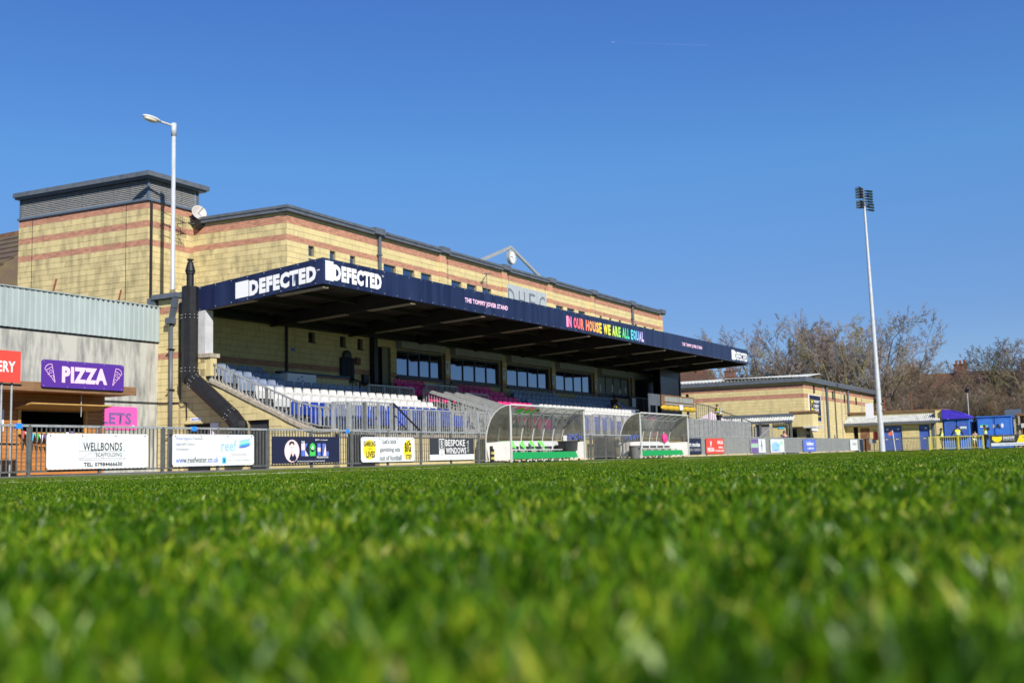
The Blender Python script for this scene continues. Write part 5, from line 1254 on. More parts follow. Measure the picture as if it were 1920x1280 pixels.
for i, (x, w) in enumerate(((35.3, .35), (35.9, .28), (36.4, .22))):
    tag(MB().add([(x, 19.42, 1.87), (x+w, 19.40, 1.885), (x+w+.12, 19.72, 1.72), (x+.1, 19.74, 1.70)], [(0,1,2,3)]).build("green_sticker", M['bib']), "green bib lying on top inside the curved roof, %s" % ['left', 'middle', 'right'][i], "bib", "neon bibs under the home dugout roof")
k_ = tag(MB().prism([(39.02, 19.45, .30), (40.0, 19.45, .30), (40.08, 19.45, .66), (38.98, 19.45, .66)], (0, .35, 0)).box(38.96, 40.1, 19.43, 19.82, .66, .69).build("kit_box", M['black']), "black open kit box at the right end of the left dugout bench", "box")
tag(MB().ell((50.9, 19.95, .86), (.20, .14, .24), 10, 8).build("pink_bag", M['seat_pink']), "pink bag hanging inside the right dugout", "bag")
bn_ = thing("litter_bin", "grey round litter bin beside the left end of the right dugout", "bin", (45.5, 19.35, -.08))
MB().lathe((45.55, 19.28, -.08), [(.20, 0), (.26, .50), (.27, .50), (.27, .54), (.25, .54)], 18).build("body", M['bin'], bn_); MB().lathe((45.55, 19.28, .44), [(.285, 0), (.285, .04), (.26, .05)], 18).build("rim", M['bin'], bn_); MB().box(45.40, 45.50, 19.015, 19.04, .34, .38).build("handle_slot", M['black'], bn_)
hz = thing("hazard_post", "black and yellow striped post at the left end of the left dugout", "post", (33.35, 19.5, -.08))
for i in range(5): MB().box(33.3, 33.43, 19.5, 19.56, -.06+i*.09, .03+i*.09).build("stripe", M['yellow_paint'] if i % 2 else M['black'], hz)
MB().box(33.28, 33.45, 19.561, 19.60, -.08, .50).build("post", M['black'], hz)
# gate and steps between dugouts
gt = thing("pitch_gate", "dull grey barred gate standing between the two dugouts", "gate", (44.9, 20.2, -.08))
MB().box(44.0, 46.3, 20.55, 20.6, .86, .93).box(44.0, 44.06, 20.55, 20.6, -.05, .86).box(46.24, 46.3, 20.55, 20.6, -.05, .86).box(44.0, 46.3, 20.55, 20.6, .0, .05).build("gate_frame", M['galv_dark'], gt)
for i in range(18): piece("bar", (44.12+i*.12, 20.56, .05), (.02, 0, 0), (0, .02, 0), (0, 0, .81), M['galv_dark'], gt)
# ------------------------------------------------------------ sports hall beyond the stand
XH, YHf = 87.0, 22.22
hall = thing("sports_hall", "plain yellow block hall with two red brick stripes and grey eaves beyond the stand", "building", (97, 30, -.08))
hb = [(5.06, 5.40), (4.30, 4.64)]
wall(hall, 'hall', (XH, YHf, 0), UX, (0,1,0), 27.4, courses(-.08, 5.55, hb, .24), [(90.3-XH, 90.31-XH, 9, 9)], label="pitch side wall of the hall")
wall(hall, 'hall', (XH, 35.5, 0), UMY, (1,0,0), 35.5-YHf-.002, courses(-.08, 5.55, hb, .24), [(35.5-23.9, 35.5-22.9, -1, 1.95)], label="end wall of the hall facing the stand")
finish_blocks('hall')
MB().box(XH+.3, XH+27.4, 35.2, 35.5, -.08, 5.5).box(XH+27.1, XH+27.4, YHf+.3, 35.2, -.08, 5.5).build("wall", M['block'], hall)
MB().box(XH-.35, XH+27.6, YHf-.35, YHf+.05, 5.56, 5.93).build("gutter", M['slate'], hall)
MB().box(XH-.35, XH+.05, YHf+.05, 35.7, 5.56, 5.86).build("gutter", M['slate'], hall)
for i in range(27):
    a = XH-.3+i*1.03
    b = MB(); n = 5
    for k in range(n): b.add([(a+k*.2, YHf-.2, 5.94), (a+k*.2+.1, YHf-.2, 5.985), (a+k*.2+.2, YHf-.2, 5.94), (a+k*.2, 29, 6.12), (a+k*.2+.1, 29, 6.165), (a+k*.2+.2, 29, 6.12)], [(0,1,4,3), (1,2,5,4)])
    b.build("roof_sheet", M['roof_sheet'], hall)
b = MB()
for k in range(44):
    y = YHf+k*.3; b.add([(XH-.36, y, 5.87), (XH-.36, y+.15, 5.95), (XH-.36, y+.3, 5.87), (XH+6, y, 6.50), (XH+6, y+.15, 6.57), (XH+6, y+.3, 6.50)], [(0,1,4,3), (1,2,5,4)])
b.build("roof_sheets", M['roof_sheet'], hall, kind='stuff')
for x in (94.2, 102.3): MB().tube((x, YHf-.14, -.05), (x, YHf-.14, 5.6), .10, n=8).build("downpipe", M['pvc'] if x < 95 else M['slate'], hall)
for x in (93.3, 99.9, 101.5, 108.6): MB().box(x-.12, x+.12, YHf-.06, YHf-.014, -.05, 5.5).build("pilaster", M['kerb'], hall)
for x, z in ((90.1, 4.75), (96.6, 4.5), (101.1, 4.35), (105.9, 4.3)): MB().box(x, x+.12, YHf-.12, YHf-.014, z, z+.7).build("wall_light", M['black'], hall)
tag(MB().tube((XH-.06, 33.2, 0), (XH-.06, 33.2, 5.5), .03, n=5).build("joint_pipe", M['slate']), "thin dark pipe down the end wall of the hall", "pipe")
sg = thing("hall_banner", "tall dark navy banner with yellow marks and white words on the hall wall", "banner", (90.3, YHf, 2.5))
MB().box(88.35, 92.35, YHf-.05, YHf-.014, 2.45, 4.62).build("backing", M['white'], sg); patch(sg, "panel", (88.55, YHf-.05, 2.50), UX, 3.65, 2.07, M['navyprint'], NY, .004)
for z in (3.85, 3.25): patch(sg, "yellow_mark", (88.9, YHf-.054, z), UX, .85, .38, M['yellow'], NY, .006, tri=[(0, 0), (.25, 0), (.25, .35), (.75, .35), (.75, 0), (1, 0), (1, 1), (.75, 1), (.75, .65), (.25, .65), (.25, 1), (0, 1)])
patch(sg, "yellow_stem", (88.9, YHf-.054, 3.25), UX, .12, .9, M['yellow'], NY, .006); patch(sg, "yellow_stem", (89.63, YHf-.054, 3.25), UX, .12, .9, M['yellow'], NY, .006)
for i, s in enumerate(("PROJECT", "TWENTY", "THREE")): text(s, (89.95, YHf-.054, 3.92-i*.35), UX, 1.85-.2*i, .28, M['white'], sg, NY, bold=.05, depth=.006)
text("HAMLET | LONDON", (89.2, YHf-.054, 2.82), UX, 2.6, .12, M['yellow'], sg, NY, bold=.05, depth=.006)
pc = thing("porch", "small block porch box projecting at the corner of the hall", "porch", (87, 21.9, 1.9))
MB().box(86.5, 88.3, 21.5, YHf-.02, 2.0, 3.05).box(86.5, 86.98, YHf-.02, 23.2, 2.0, 3.05).build("box", M['block'], pc); MB().box(86.4, 88.4, 21.4, YHf, 3.05, 3.22).box(86.4, 86.98, YHf, 23.3, 3.05, 3.22).build("capping", M['brown_edge'], pc)
MB().box(86.3, 88.7, 21.2, YHf-.02, 1.88, 2.0).build("soffit", M['cream'], pc); MB().box(87.2, 88.3, YHf-.012, YHf+.03, -.05, 1.9).build("doorway", M['door_dark'], pc)
tag(MB().box(89.0, 90.6, YHf-.1, YHf-.014, 1.68, 1.98).build("wall_plate", M['paper']), "pale plate on the hall wall below the navy banner", "plate")
lt = thing("lean_to", "ribbed lean-to canopy with a dark board along the end wall of the hall", "canopy", (84.6, 25.5, 1.9))
MB().box(84.6, 84.7, 22.5, 28.4, 2.72, 3.02).build("dark_board", M['slate'], lt)
b = MB()
for k in range(30): y = 22.4+k*.2; b.add([(84.0, y, 2.44), (84.0, y+.1, 2.52), (84.0, y+.2, 2.44), (84.6, y, 2.72), (84.6, y+.1, 2.8), (84.6, y+.2, 2.72)], [(0,1,4,3), (1,2,5,4)])
b.build("ribbed_sheet", M['roof_sheet'], lt); MB().box(83.95, 84.0, 22.4, 28.4, 2.28, 2.46).build("fascia", M['pvc'], lt)
for y in (22.5, 24.9, 27.5): MB().box(84.0, 84.15, y, y+.14, -.05, 2.3).build("post", M['galv_dark'], lt)
MB().box(84.3, 84.5, 22.9, 24.1, -.05, 2.25).build("cream_wall", M['block'], lt); MB().box(84.26, 84.29, 23.15, 23.6, 1.85, 2.0).build("green_sign", M['cyan'], lt)
MB().box(84.2, 84.26, 24.3, 25.4, -.05, 2.25).build("grey_screen", M['terrace'], lt)
for i in range(9): MB().box(84.7, 84.72, 25.6+i*.24, 25.7+i*.24, .9, 2.1).build("white_slat", M['vinyl'], lt)
tn = thing("gazebo", "pale pink gazebo peak behind the outside stairs", "tent", (80, 27.3, -.07))
MB().add([(78.6, 26.2, 2.15), (81.8, 26.2, 2.15), (81.8, 29.0, 2.15), (78.6, 29.0, 2.15), (80.2, 27.6, 3.25)], [(0,1,4), (1,2,4), (2,3,4), (3,0,4)]).build("roof", M['tent'], tn)
for x, y in ((78.65, 26.25), (81.7, 26.25), (81.7, 28.9), (78.65, 28.9)): MB().tube((x, y, -.07), (x, y, 2.15), .03, n=6).build("leg", M['vinyl'], tn)

# ------------------------------------------------------------ toilet block behind the goal line
XB = 101.0
tb_ = thing("toilet_block", "low yellow block building with blue doors and a pale ribbed lean-to roof", "building", (103, 18, -.08))
yB = lambda yy_: 22.2-yy_
hd = [(yB(22.2)+.0, yB(22.2)+.0001, 9, 9)]
o_ = 22.25
wall(tb_, 'tb', (XB, o_, 0), UMY, (1,0,0), o_-14.55, courses(-.08, 2.35, [], .24), [(o_-21.5, o_-21.1, -1, 2.1), (o_-19.15, o_-17.35, -1, 2.14), (o_-15.9, o_-15.05, -1, 2.14)])
wall(tb_, 'tb', (XB+1.3, 22.3, 0), UMY, (1,0,0), 22.3-13.9, courses(2.36, 3.30, [], .24), label="upper wall behind the lean-to roof")
finish_blocks('tb', limit=200)
MB().box(XB, XB+4, 13.95, 14.5, -.08, 3.3).build("wall", M['block'], tb_)
MB().box(XB+1.1, XB+5, 13.8, 22.5, 3.31, 3.46).build("roof_edge", M['brown_edge'], tb_)
nsh = 16
for i in range(nsh):
    a = 14.1+i*(22.4-14.1)/nsh; w = (22.4-14.1)/nsh; b = MB()
    for k in range(3): q = a+k*w/3; b.add([(XB-.55, q, 2.40), (XB-.55, q+w/6, 2.47), (XB-.55, q+w/3-.01, 2.40), (XB+1.28, q, 3.05), (XB+1.28, q+w/6, 3.12), (XB+1.28, q+w/3-.01, 3.05)], [(0,1,4,3), (1,2,5,4)])
    b.build("roof_sheet", M['roof_sheet'], tb_)
MB().box(XB-.6, XB-.5, 14.1, 22.4, 2.22, 2.40).build("gutter", M['slate'], tb_)
for a, b in ((17.35, 18.24), (18.26, 19.15), (15.05, 15.9)):
    d = MB().box(XB+.08, XB+.13, a, b, -.06, 2.13).build("door", M['door_blue'], tb_)
    MB().box(XB+.05, XB+.078, (a+b)/2-.22, (a+b)/2-.05, 1.72, 1.86).box(XB+.05, XB+.078, (a+b)/2-.12, (a+b)/2+.1, .88, .95).build("sign_plate", M['paper'], d)
MB().box(XB+.3, XB+.34, 21.0, 21.6, -.06, 2.1).build("doorway", M['door_dark'], tb_); MB().box(XB-.03, XB+.05, 20.1, 20.9, .0, 2.0).build("door_leaf", M['brown_edge'], tb_)
MB().box(XB-.02, XB+.0, 14.6, 14.9, -.05, 2.2).build("downpipe", M['slate'], tb_)

# blue kiosks
def kiosk(label, ya, yb, zt, crest):
    t = thing("blue_kiosk", label, "kiosk", (XB+.8, (ya+yb)/2, -.08), "blue steel kiosks behind the goal line")
    MB().box(XB, XB+2.3, ya, yb, -.08, zt).build("body", M['kiosk_blue'], t)
    m_ = (ya+yb)/2
    for a, b in ((ya+.08, m_-.05), (m_+.05, yb-.08)):
        s = MB().box(XB-.05, XB-.002, a, b, 1.02, zt-.14).build("shutter", M['door_blue'] if not crest else M['kiosk_blue'], t)
        MB().box(XB-.07, XB-.052, a, a+.05, 1.02, zt-.14).box(XB-.07, XB-.052, b-.05, b, 1.02, zt-.14).box(XB-.07, XB-.052, a, b, zt-.2, zt-.14).box(XB-.07, XB-.052, a, b, 1.02, 1.08).build("shutter_frame", M['kiosk_blue'], s)
    MB().box(XB-.12, XB+2.35, ya-.04, yb+.04, zt, zt+.07).build("roof", M['kiosk_blue'], t)
    MB().box(XB-.25, XB-.002, ya+.1, yb-.1, .92, 1.0).build("counter", M['cloth_navy'], t)
    return t
k1 = kiosk("left blue kiosk under the violet tarpaulin", 11.75, 13.88, 2.42, False)
patch(k1, "name_plate", (XB-.06, 12.55, 1.62), UE, .52, .2, M['paper'], NE, .014); text("Fosters", (XB-.08, 12.5, 1.64), UE, .42, .1, M['greenprint'], k1, NE)
k2 = kiosk("right blue kiosk with a large letter A crest", 8.45, 11.2, 2.55, True)
patch(k2, "name_plate", (XB-.06, 10.95, 1.68), UE, .62, .2, M['paper'], NE, .014); patch(k2, "name_plate_top", (XB-.06, 10.95, 1.80), UE, .62, .1, M['greenprint'], NE, .018)
text("A", (XB-.06, 9.75, 1.55), UE, .40, .42, M['blackprint'], k2, NE, bold=.05, depth=.02)
patch(k2, "crest_mark", (XB-.06, 9.98, 1.60), UE, .18, .34, M['greyprint'], NE, .014, tri=[(0, 0), (1, .2), (.8, 1), (.2, .8)]); patch(k2, "crest_mark", (XB-.06, 9.32, 1.60), UE, .22, .38, M['paper'], NE, .014, ell=True)
tarp = thing("tarpaulin", "violet blue tarpaulin stretched in a sloping curve over the left kiosk", "tarpaulin", (102, 12.7, 2.4))
P = []
for i in range(9):
    f = i/8; y = 13.9-2.35*f; z = 3.34-.78*f**1.7
    P += [(XB-.3, y, z if i else 3.34), (XB+2.3, y, z+.05)]
MB().add(P, [(2*k, 2*k+1, 2*k+3, 2*k+2) for k in range(8)]).build("sheet", M['tarp'], tarp)
MB().add([P[2*k] for k in range(9)]+[(XB-.28, 13.9, 2.5), (XB-.28, 11.6, 2.5)], [(8,7,6,5,4,3,2,1,0,9,10)]).build("gable", M['tarp'], tarp)
for a in (.35, .7): y = 13.9-2.35*a; z = 3.34-.78*a**1.7; MB().bar((XB-.33, y+.6, z+.26), (XB-.33, y-.2, z-.02), .04, .02).build("seam", M['cloth_navy'], tarp)
tag(MB().box(XB+.3, XB+2, 11.22, 11.7, -.08, 2.2).build("stacked_stores", M['cloth_dark']), "dark gap filled with stored goods between the two blue kiosks", "stores")
# far right: posts, boxes, shed edge
for i, (y, h) in enumerate(((8.2, 2.3), (7.85, 2.6), (7.3, 2.5))):
    tag(MB().box(101.2, 101.35, y, y+.14, -.08, h).build("timber_post", M['kerb']), "weathered post right of the blue kiosk, %s of three" % ['leftmost', 'middle', 'rightmost'][i], "post", "posts by the right edge")
for i, (y, z) in enumerate(((7.35, 2.0), (7.62, 1.55))): tag(MB().box(101.0, 101.18, y-.15, y+.15, z, z+.36).build("junction_box", M['cream']), "pale cream box on a post by the right edge, %s" % ['upper', 'lower'][i], "box", "pale boxes by the right edge")
tag(MB().box(101.4, 104, 3.0, 8.0, -.08, 1.7).box(101.2, 104.3, 2.9, 8.1, 2.55, 2.75).box(101.5, 101.6, 3.1, 7.9, 1.7, 2.55).build("open_shed", M['brown_edge']), "brown timber shed at the right edge", "shed")
tag(MB().box(104, 104.1, 7.9, 9.2, 2.7, 3.2).tube((104.05, 8.5, -.08), (104.05, 8.5, 2.7), .05, n=6).build("speaker_panel", M['louvre_frame']), "grey flat panel above the right kiosk", "panel")

# floodlight mast
ms = thing("floodlight_mast", "very tall tapering pale mast with two tiers of black floodlights behind the fence corner", "floodlight", (94.5, 17.9, -.1))
z0, H = -.1, 20.6; px = lambda z: V((94.5, 17.87+.235*(z-z0)/H, z))
zs_ = [z0, 2.2, 5.0, 7.7, 10.4, 13.1, 15.8, 18.3, 20.6]
for i in range(8):
    r = lambda z: .245-.155*(z-z0)/H
    MB().tube(px(zs_[i]), px(zs_[i+1]), r(zs_[i]), r(zs_[i+1])+.004, 16).tube(px(zs_[i])-V((0,0,.03)), px(zs_[i])+V((0,0,.05)), r(zs_[i])+.012, n=16).build("mast_section", M['galv_pole'], ms, smooth=False)
MB().tube((94.5, 18.12, 20.4), (94.5, 18.12, 22.2), .08, n=8).build("head_post", M['galv_dark'], ms)
def lampunit(y, z, dx, yaw, pitch):
    R_ = Matrix.Rotation(yaw, 3, 'Z') @ Matrix.Rotation(pitch, 3, 'Y')
    f = lambda v: V((94.5+dx, y, z)) + R_ @ V(v)
    mb = MB(); P_ = [f(v) for v in ((-.28,-.28,-.085), (.22,-.14,-.03), (.22,.14,-.03), (-.28,.28,-.085), (-.34,-.28,.085), (.22,-.14,.04), (.22,.14,.04), (-.34,.28,.085))]
    mb.add(P_, [(0,3,2,1), (4,5,6,7), (0,1,5,4), (1,2,6,5), (2,3,7,6), (3,0,4,7)]); l = mb.build("lamp_head", M['black'], ms)
    MB().add([f((-.345,-.24,.06)), f((-.345,.24,.06)), f((-.31,.24,-.06)), f((-.31,-.24,-.06))], [(0,1,2,3)]).build("lamp_glass", M['glass'], l)
for i in range(4): lampunit(18.32, 22.1-i*.24, -.25, math.radians(-35), math.radians(8)); 
for i in range(5): lampunit(17.80, 21.9-i*.23, .1, math.radians(62), math.radians(-16))
for i in range(3): lampunit(18.30, 20.95-i*.22, -.25, math.radians(-35), math.radians(8)); lampunit(17.74, 20.75-i*.24, .1, math.radians(62), math.radians(-18))
MB().bar((94.5, 17.7, 21.5), (94.5, 18.5, 21.5), .08).bar((94.5, 17.7, 20.6), (94.5, 18.5, 20.6), .08).build("cross_arm", M['galv_dark'], ms)
MB().box(94.2, 94.4, 18.38, 18.98, 2.62, 3.9).build("control_cabinet", M['paper'], ms)
MB().box(94.3, 94.5, 17.5, 17.7, 3.85, 3.9).box(94.3, 94.5, 17.48, 17.62, 3.3, 3.36).build("climbing_peg", M['galv'], ms)
lf = thing("lifebuoy_box", "red extinguisher and grey bin on a post beside the mast", "box", (94.9, 18.5, .5))
MB().lathe((94.9, 18.42, .86), [(.17, 0), (.2, .05), (.2, .6), (.1, .7)], 12).build("red_cylinder", M['red'], lf); MB().box(94.8, 95.0, 18.4, 18.95, .58, .95).build("grey_box", M['galv'], lf); MB().box(94.93, 94.98, 18.55, 18.6, -.1, .9).build("post", M['galv_dark'], lf)
fg = thing("corner_flag", "white corner pole with an orange red flag", "flag", (95.0, 17, -.1))
MB().tube((94.9, 16.9, -.1), (94.9, 17.05, 1.62), .025, n=6).build("pole", M['white'], fg); MB().add([(94.9, 17.05, 1.62), (94.92, 17.42, 1.35), (94.9, 17.0, 1.25), (94.94, 17.32, 1.14)], [(0,1,3,2)]).build("flag", M['orange'], fg)
bl_ = thing("street_lamp", "thin dark lamp post with a small black lantern behind the blue kiosks", "lamp", (108, 12.6, -.1))
MB().tube((108, 12.6, -.1), (108, 12.6, 5.0), .06, .045, 8).build("post", M['galv'], bl_); MB().lathe((108, 12.6, 5.0), [(.06, 0), (.16, .1), (.24, .3), (.16, .38), (.05, .42)], 10).build("lantern", M['black'], bl_)
for i, (y, h) in enumerate(((17.2, 5.2), (19.6, 4.9))):
    tag(MB().tube((106, y, 3.0), (106, y, h), .04, n=5).build("vent_pole", M['rust']), "thin brown pole above the toilet block roof, %s" % ['nearer the kiosks', 'nearer the mast'][i], "pole", "thin poles on the toilet block")

# ------------------------------------------------------------ houses
def house(label, x, y0, y1, ez, rz, depth=9, wallm='house_brick', roofm='tile', ch=(), win=True, grp="houses behind the trees"):
    t = thing("brick_house", label, "house", (x+depth/2, (y0+y1)/2, -.1), grp)
    MB().box(x, x+depth, y0, y1, -.1, ez).build("wall", M[wallm], t)
    rf = MB().add([(x-.5, y0-.2, ez-.1), (x-.5, y1+.2, ez-.1), (x+depth/2, y1+.2, rz), (x+depth/2, y0-.2, rz), (x+depth+.5, y0-.2, ez-.1), (x+depth+.5, y1+.2, ez-.1)],
             [(0,1,2,3), (3,2,5,4), (0,3,4), (1,5,2)]).build("roof", M[roofm], t)
    mb = MB(); n = 12
    for i in range(n): f = i/n; mb.obox((x-.52+(depth/2+.5)*f, y0-.2, ez-.1+(rz-ez+.1)*f+.02), (0, y1-y0+.4, 0), ((depth/2+.5)/n+.12, 0, (rz-ez+.1)/n), (-.03, 0, .06))
    mb.build("tile_courses", M[roofm], rf, kind='stuff')
    MB().box(x+depth/2-.15, x+depth/2+.15, y0-.2, y1+.2, rz-.05, rz+.15).build("ridge", M['brown_edge'], rf)
    for cy in ch:
        c = MB().box(x+depth/2-.5, x+depth/2+.5, cy-.8, cy+.8, rz-1.2, rz+1.1).box(x+depth/2-.6, x+depth/2+.6, cy-.9, cy+.9, rz+1.1, rz+1.25).build("chimney", M['house_brick'], rf)
        for k in (-.6, 0, .6): MB().lathe((x+depth/2, cy+k*.8, rz+1.25), [(.16, 0), (.13, .5)], 8).build("chimney_pot", M['rust'], rf)
    if win:
        n = int((y1-y0)/3.4)
        for i in range(n):
            for z in (1.2, 4.4):
                yc = y0+1.7+i*3.4; w = MB().box(x-.06, x-.002, yc-.75, yc+.75, z, z+1.5).build("window", M['white'], t); MB().box(x-.08, x-.062, yc-.62, yc+.62, z+.12, z+1.38).build("pane", M['glass'], w)
    return t
house("long terrace with red brown tiled roof and two chimneys right of the mast", 150, 14.6, 28.4, 6.0, 9.75, ch=(25.0, 18.6), grp="houses behind the trees")
house("terrace with darker tiled roof behind the tall bare tree at the right", 150, -6, 14.2, 6.0, 9.5, ch=(10.5, 3.0))
house("white rendered house low behind the bare tree at the right", 134, 8.4, 12.4, 4.3, 6.2, 6, wallm='render', win=True)
house("red brick house with big chimney stacks seen under the stand roof", 158, 55.5, 62.5, 9.2, 12.9, ch=(60.5, 57.0), wallm='house_brick')
house("red brick house with one tall chimney left of the bare trees", 160, 49.5, 55.0, 8.6, 11.6, ch=(53.2,))
house("brown mossy roof of a house at the far left behind the tower", 30, 46, 60, 7.5, 12.2, 12, roofm='tile_moss', win=False, ch=())

# ------------------------------------------------------------ bare trees
def tree_mesh(seed, h, width, limbs=8, trunk=.24, tilt=(14, 52), bush=False):
    """bare tree: short trunk, limbs fanned round it, each level throwing side branches that turn upwards"""
    r = random.Random(seed); T = MB(); Wd = MB()
    nseg = (4, 5, 4, 3, 2, 1); kids = (0, 2, 3, 3, 2, 0); frac = (0, .52, .46, .46, .55, 0)
    def branch(p, d, L, rad, lv):
        n = nseg[lv]; q = V(p); d = V(d)
        for i in range(n):
            f0, f1 = i/n, (i+1)/n
            d = (d + V((r.gauss(0, .10), r.gauss(0, .10), .10+r.gauss(0, .06)))).normalized()
            e = q + d*(L/n)
            (T if lv <= 1 else Wd).tube(q, e, max(rad*(1-.75*f0), .014), max(rad*(1-.75*f1), .011), (7, 6, 4, 3, 3, 3)[lv], caps=False); q = e
            if lv < 5 and kids[lv] and (i > 0 or lv > 1):
                for k in range(kids[lv]):
                    if r.random() < .13: continue
                    ax = d.orthogonal().normalized(); bx = d.cross(ax); t = r.uniform(0, 6.283); w = r.uniform(.55, 1.25)
                    nd = (d + (ax*math.cos(t)+bx*math.sin(t))*w).normalized()
                    branch(q, nd, L*frac[lv]*r.uniform(.65, 1.15)*(1-.35*f1), max(rad*.42*(1-.5*f1), .014), lv+1)
    zt = h*(.05 if bush else .20)
    T.tube((0,0,-.2), (r.uniform(-.2,.2), r.uniform(-.2,.2), zt), trunk*1.25, trunk, 8, caps=False)
    for i in range(limbs):
        a = i*2.4+r.uniform(-.3, .3); t = math.radians(tilt[0]+(tilt[1]-tilt[0])*((i+.5)/limbs)); 
        d = V((math.cos(a)*math.sin(t), math.sin(a)*math.sin(t), math.cos(t)))
        branch((0, 0, zt*r.uniform(.75, 1)), d, h*r.uniform(.60, .72), trunk*.72, 1)
    vs_ = np.array(Wd.v); sz = h/np.percentile(vs_[:, 2], 99.7); cx, cy = np.median(vs_[:, 0]), np.median(vs_[:, 1]); rr = np.percentile(np.hypot(vs_[:, 0]-cx, vs_[:, 1]-cy), 97); sx = width/2/rr
    for M_ in (T, Wd): M_.v = [((x-cx*min(1, z/zt/2))*sx, (y-cy*min(1, z/zt/2))*sx, z*sz) for x, y, z in M_.v]
    return T, Wd
TV = []
for sd, h, wd, tl, bu in ((3, 14, 13.5, (8, 46), False), (8, 14, 15, (12, 56), False), (21, 10, 13, (15, 70), True), (33, 12, 12.5, (6, 46), False)):
    a, b = tree_mesh(sd, h, wd, 8, tilt=tl, bush=bu)
    TV.append((a.mesh("trunk", M['bark'], (0,0,0)), b.mesh("crown", M['twig'], (0,0,0)), len(b.f)))
def ivy_on(zmax, n, rad, seed, z0=0.3, leaf=.16):
    r = random.Random(seed); b = MB()
    for i in range(n):
        z = r.uniform(z0, zmax); a = r.uniform(0, 6.28); q = rad*(.4+.9*r.random())*(1.15-z/zmax*.5)
        c = V((q*math.cos(a), q*math.sin(a), z)); n1 = V((r.gauss(0,1), r.gauss(0,1), r.gauss(0,1))).normalized(); u = n1.orthogonal().normalized()*leaf*r.uniform(.6, 1.3); v = n1.cross(u)
        b.add([c-u, c-v*.7, c+u, c+v*.7], [(0,1,2,3)], 0, r.random())
    return b.mesh("ivy", M['ivy'], (0,0,0), tint=True)
IV = [ivy_on(6.5, 1500, .9, 4), ivy_on(4.5, 1800, 2.2, 6)]
def tree(label, x, y, k, s, rz, ivy=None, crown=None, name="bare_tree", grp="bare trees behind the ground"):
    t = thing(name, label, "tree", (x, y, -.15), grp); t.rotation_euler.z = rz; t.scale = (s, s, s)
    for nm, me in (("trunk", TV[k][0]), ("crown", TV[k][1])):
        o = bpy.data.objects.new(nm, me); col.objects.link(o); o.parent = t; ORG[o.name] = V(t.location)
        if nm == "crown" and crown: o.material_slots[0].link = 'OBJECT'; o.material_slots[0].material = M[crown]
    if ivy is not None: o = bpy.data.objects.new("ivy", IV[ivy]); col.objects.link(o); o.parent = t
for a in ((118, 33.5, 1, 1.02, .4, None, None, "leaning thin bare tree just right of the stand roof end"),
          (122, 30.6, 0, 1.08, 1.2, None, None, "broad bare tree above the left half of the hall roof"),
          (120, 27.6, 3, 1.20, 2.2, 0, None, "tall ivy marked bare tree above the middle of the hall roof"),
          (124, 24.9, 1, 1.10, 3.0, 0, None, "tall bare tree just left of the floodlight mast"),
          (119, 22.4, 1, .88, 4.1, None, None, "rounded bare tree just right of the floodlight mast"),
          (117, 36.2, 2, .95, 5.0, None, 'twig_red', "low reddish bush of bare twigs under the canopy end"),
          (128, 11.4, 3, .94, .9, None, None, "tall bare tree with lighter twigs near the right edge"),
          (126, 8.2, 0, .86, 2.7, 0, None, "bare tree with dark trunk behind the right blue kiosk"),
          (135, 20.5, 2, .95, 1.9, None, 'twig_red', "small bare tree crown showing over the terrace roof"),
          (170, 22.0, 1, .95, .2, None, None, "distant bare tree behind the terrace, left of its big chimney"),
          (172, 17.6, 3, .98, 3.5, None, None, "distant bare tree behind the terrace, right of its big chimney"),
          (171, 26.5, 0, .90, 2.1, None, None, "distant bare tree behind the terrace, nearest the mast")):
    tree(a[7], a[0], a[1], a[2], a[3], a[4], a[5], a[6])
hr = [(112, 20.4), (113, 18.7), (111.5, 17.0), (113, 15.4), (112, 13.8), (114, 12.3), (112.5, 10.8), (113.5, 9.2), (112, 7.6), (118, 19.6), (119, 16.2), (118, 13.2), (119, 10.0), (117, 6.4), (126, 17.8), (127, 14.6), (112, 30.5), (112, 33.0)]
hl = ["tangled reddish shrub just right of the mast", "ivy covered shrub above the blue double doors", "tangled reddish shrub above the middle of the toilet block", "grey bare shrub above the single blue door", "ivy mixed shrub behind the end of the toilet block",
      "grey bare shrub behind the violet tarpaulin", "reddish shrub behind the thin black lamp post", "ivy mixed shrub behind the gap between the kiosks", "reddish shrub behind the right blue kiosk", "taller grey shrub in the second line right of the mast",
      "taller ivy mixed shrub in the second line above the toilet block", "taller grey shrub in the second line above the tarpaulin", "taller reddish shrub in the second line behind the lamp post", "taller ivy mixed shrub at the right edge", "far reddish shrub below the long terrace, left of its big chimney",
      "far grey shrub below the long terrace, right of its big chimney", "low ivy mixed shrub behind the hall roof, left of the big trees", "low grey shrub showing under the end of the stand roof"]
for i, (x, y) in enumerate(hr):
    tree(hl[i], x, y, (2, 0, 1, 3)[i % 4], (.47, .38, .45, .40)[i % 4]+(.14 if x > 115 else 0)+(.1 if y > 30 else 0), i*1.3, 1 if i % 3 == 1 else None, ('twig_red', None, 'twig_red', None)[i % 4], name="bare_shrub", grp="tangled shrubs behind the toilet block")

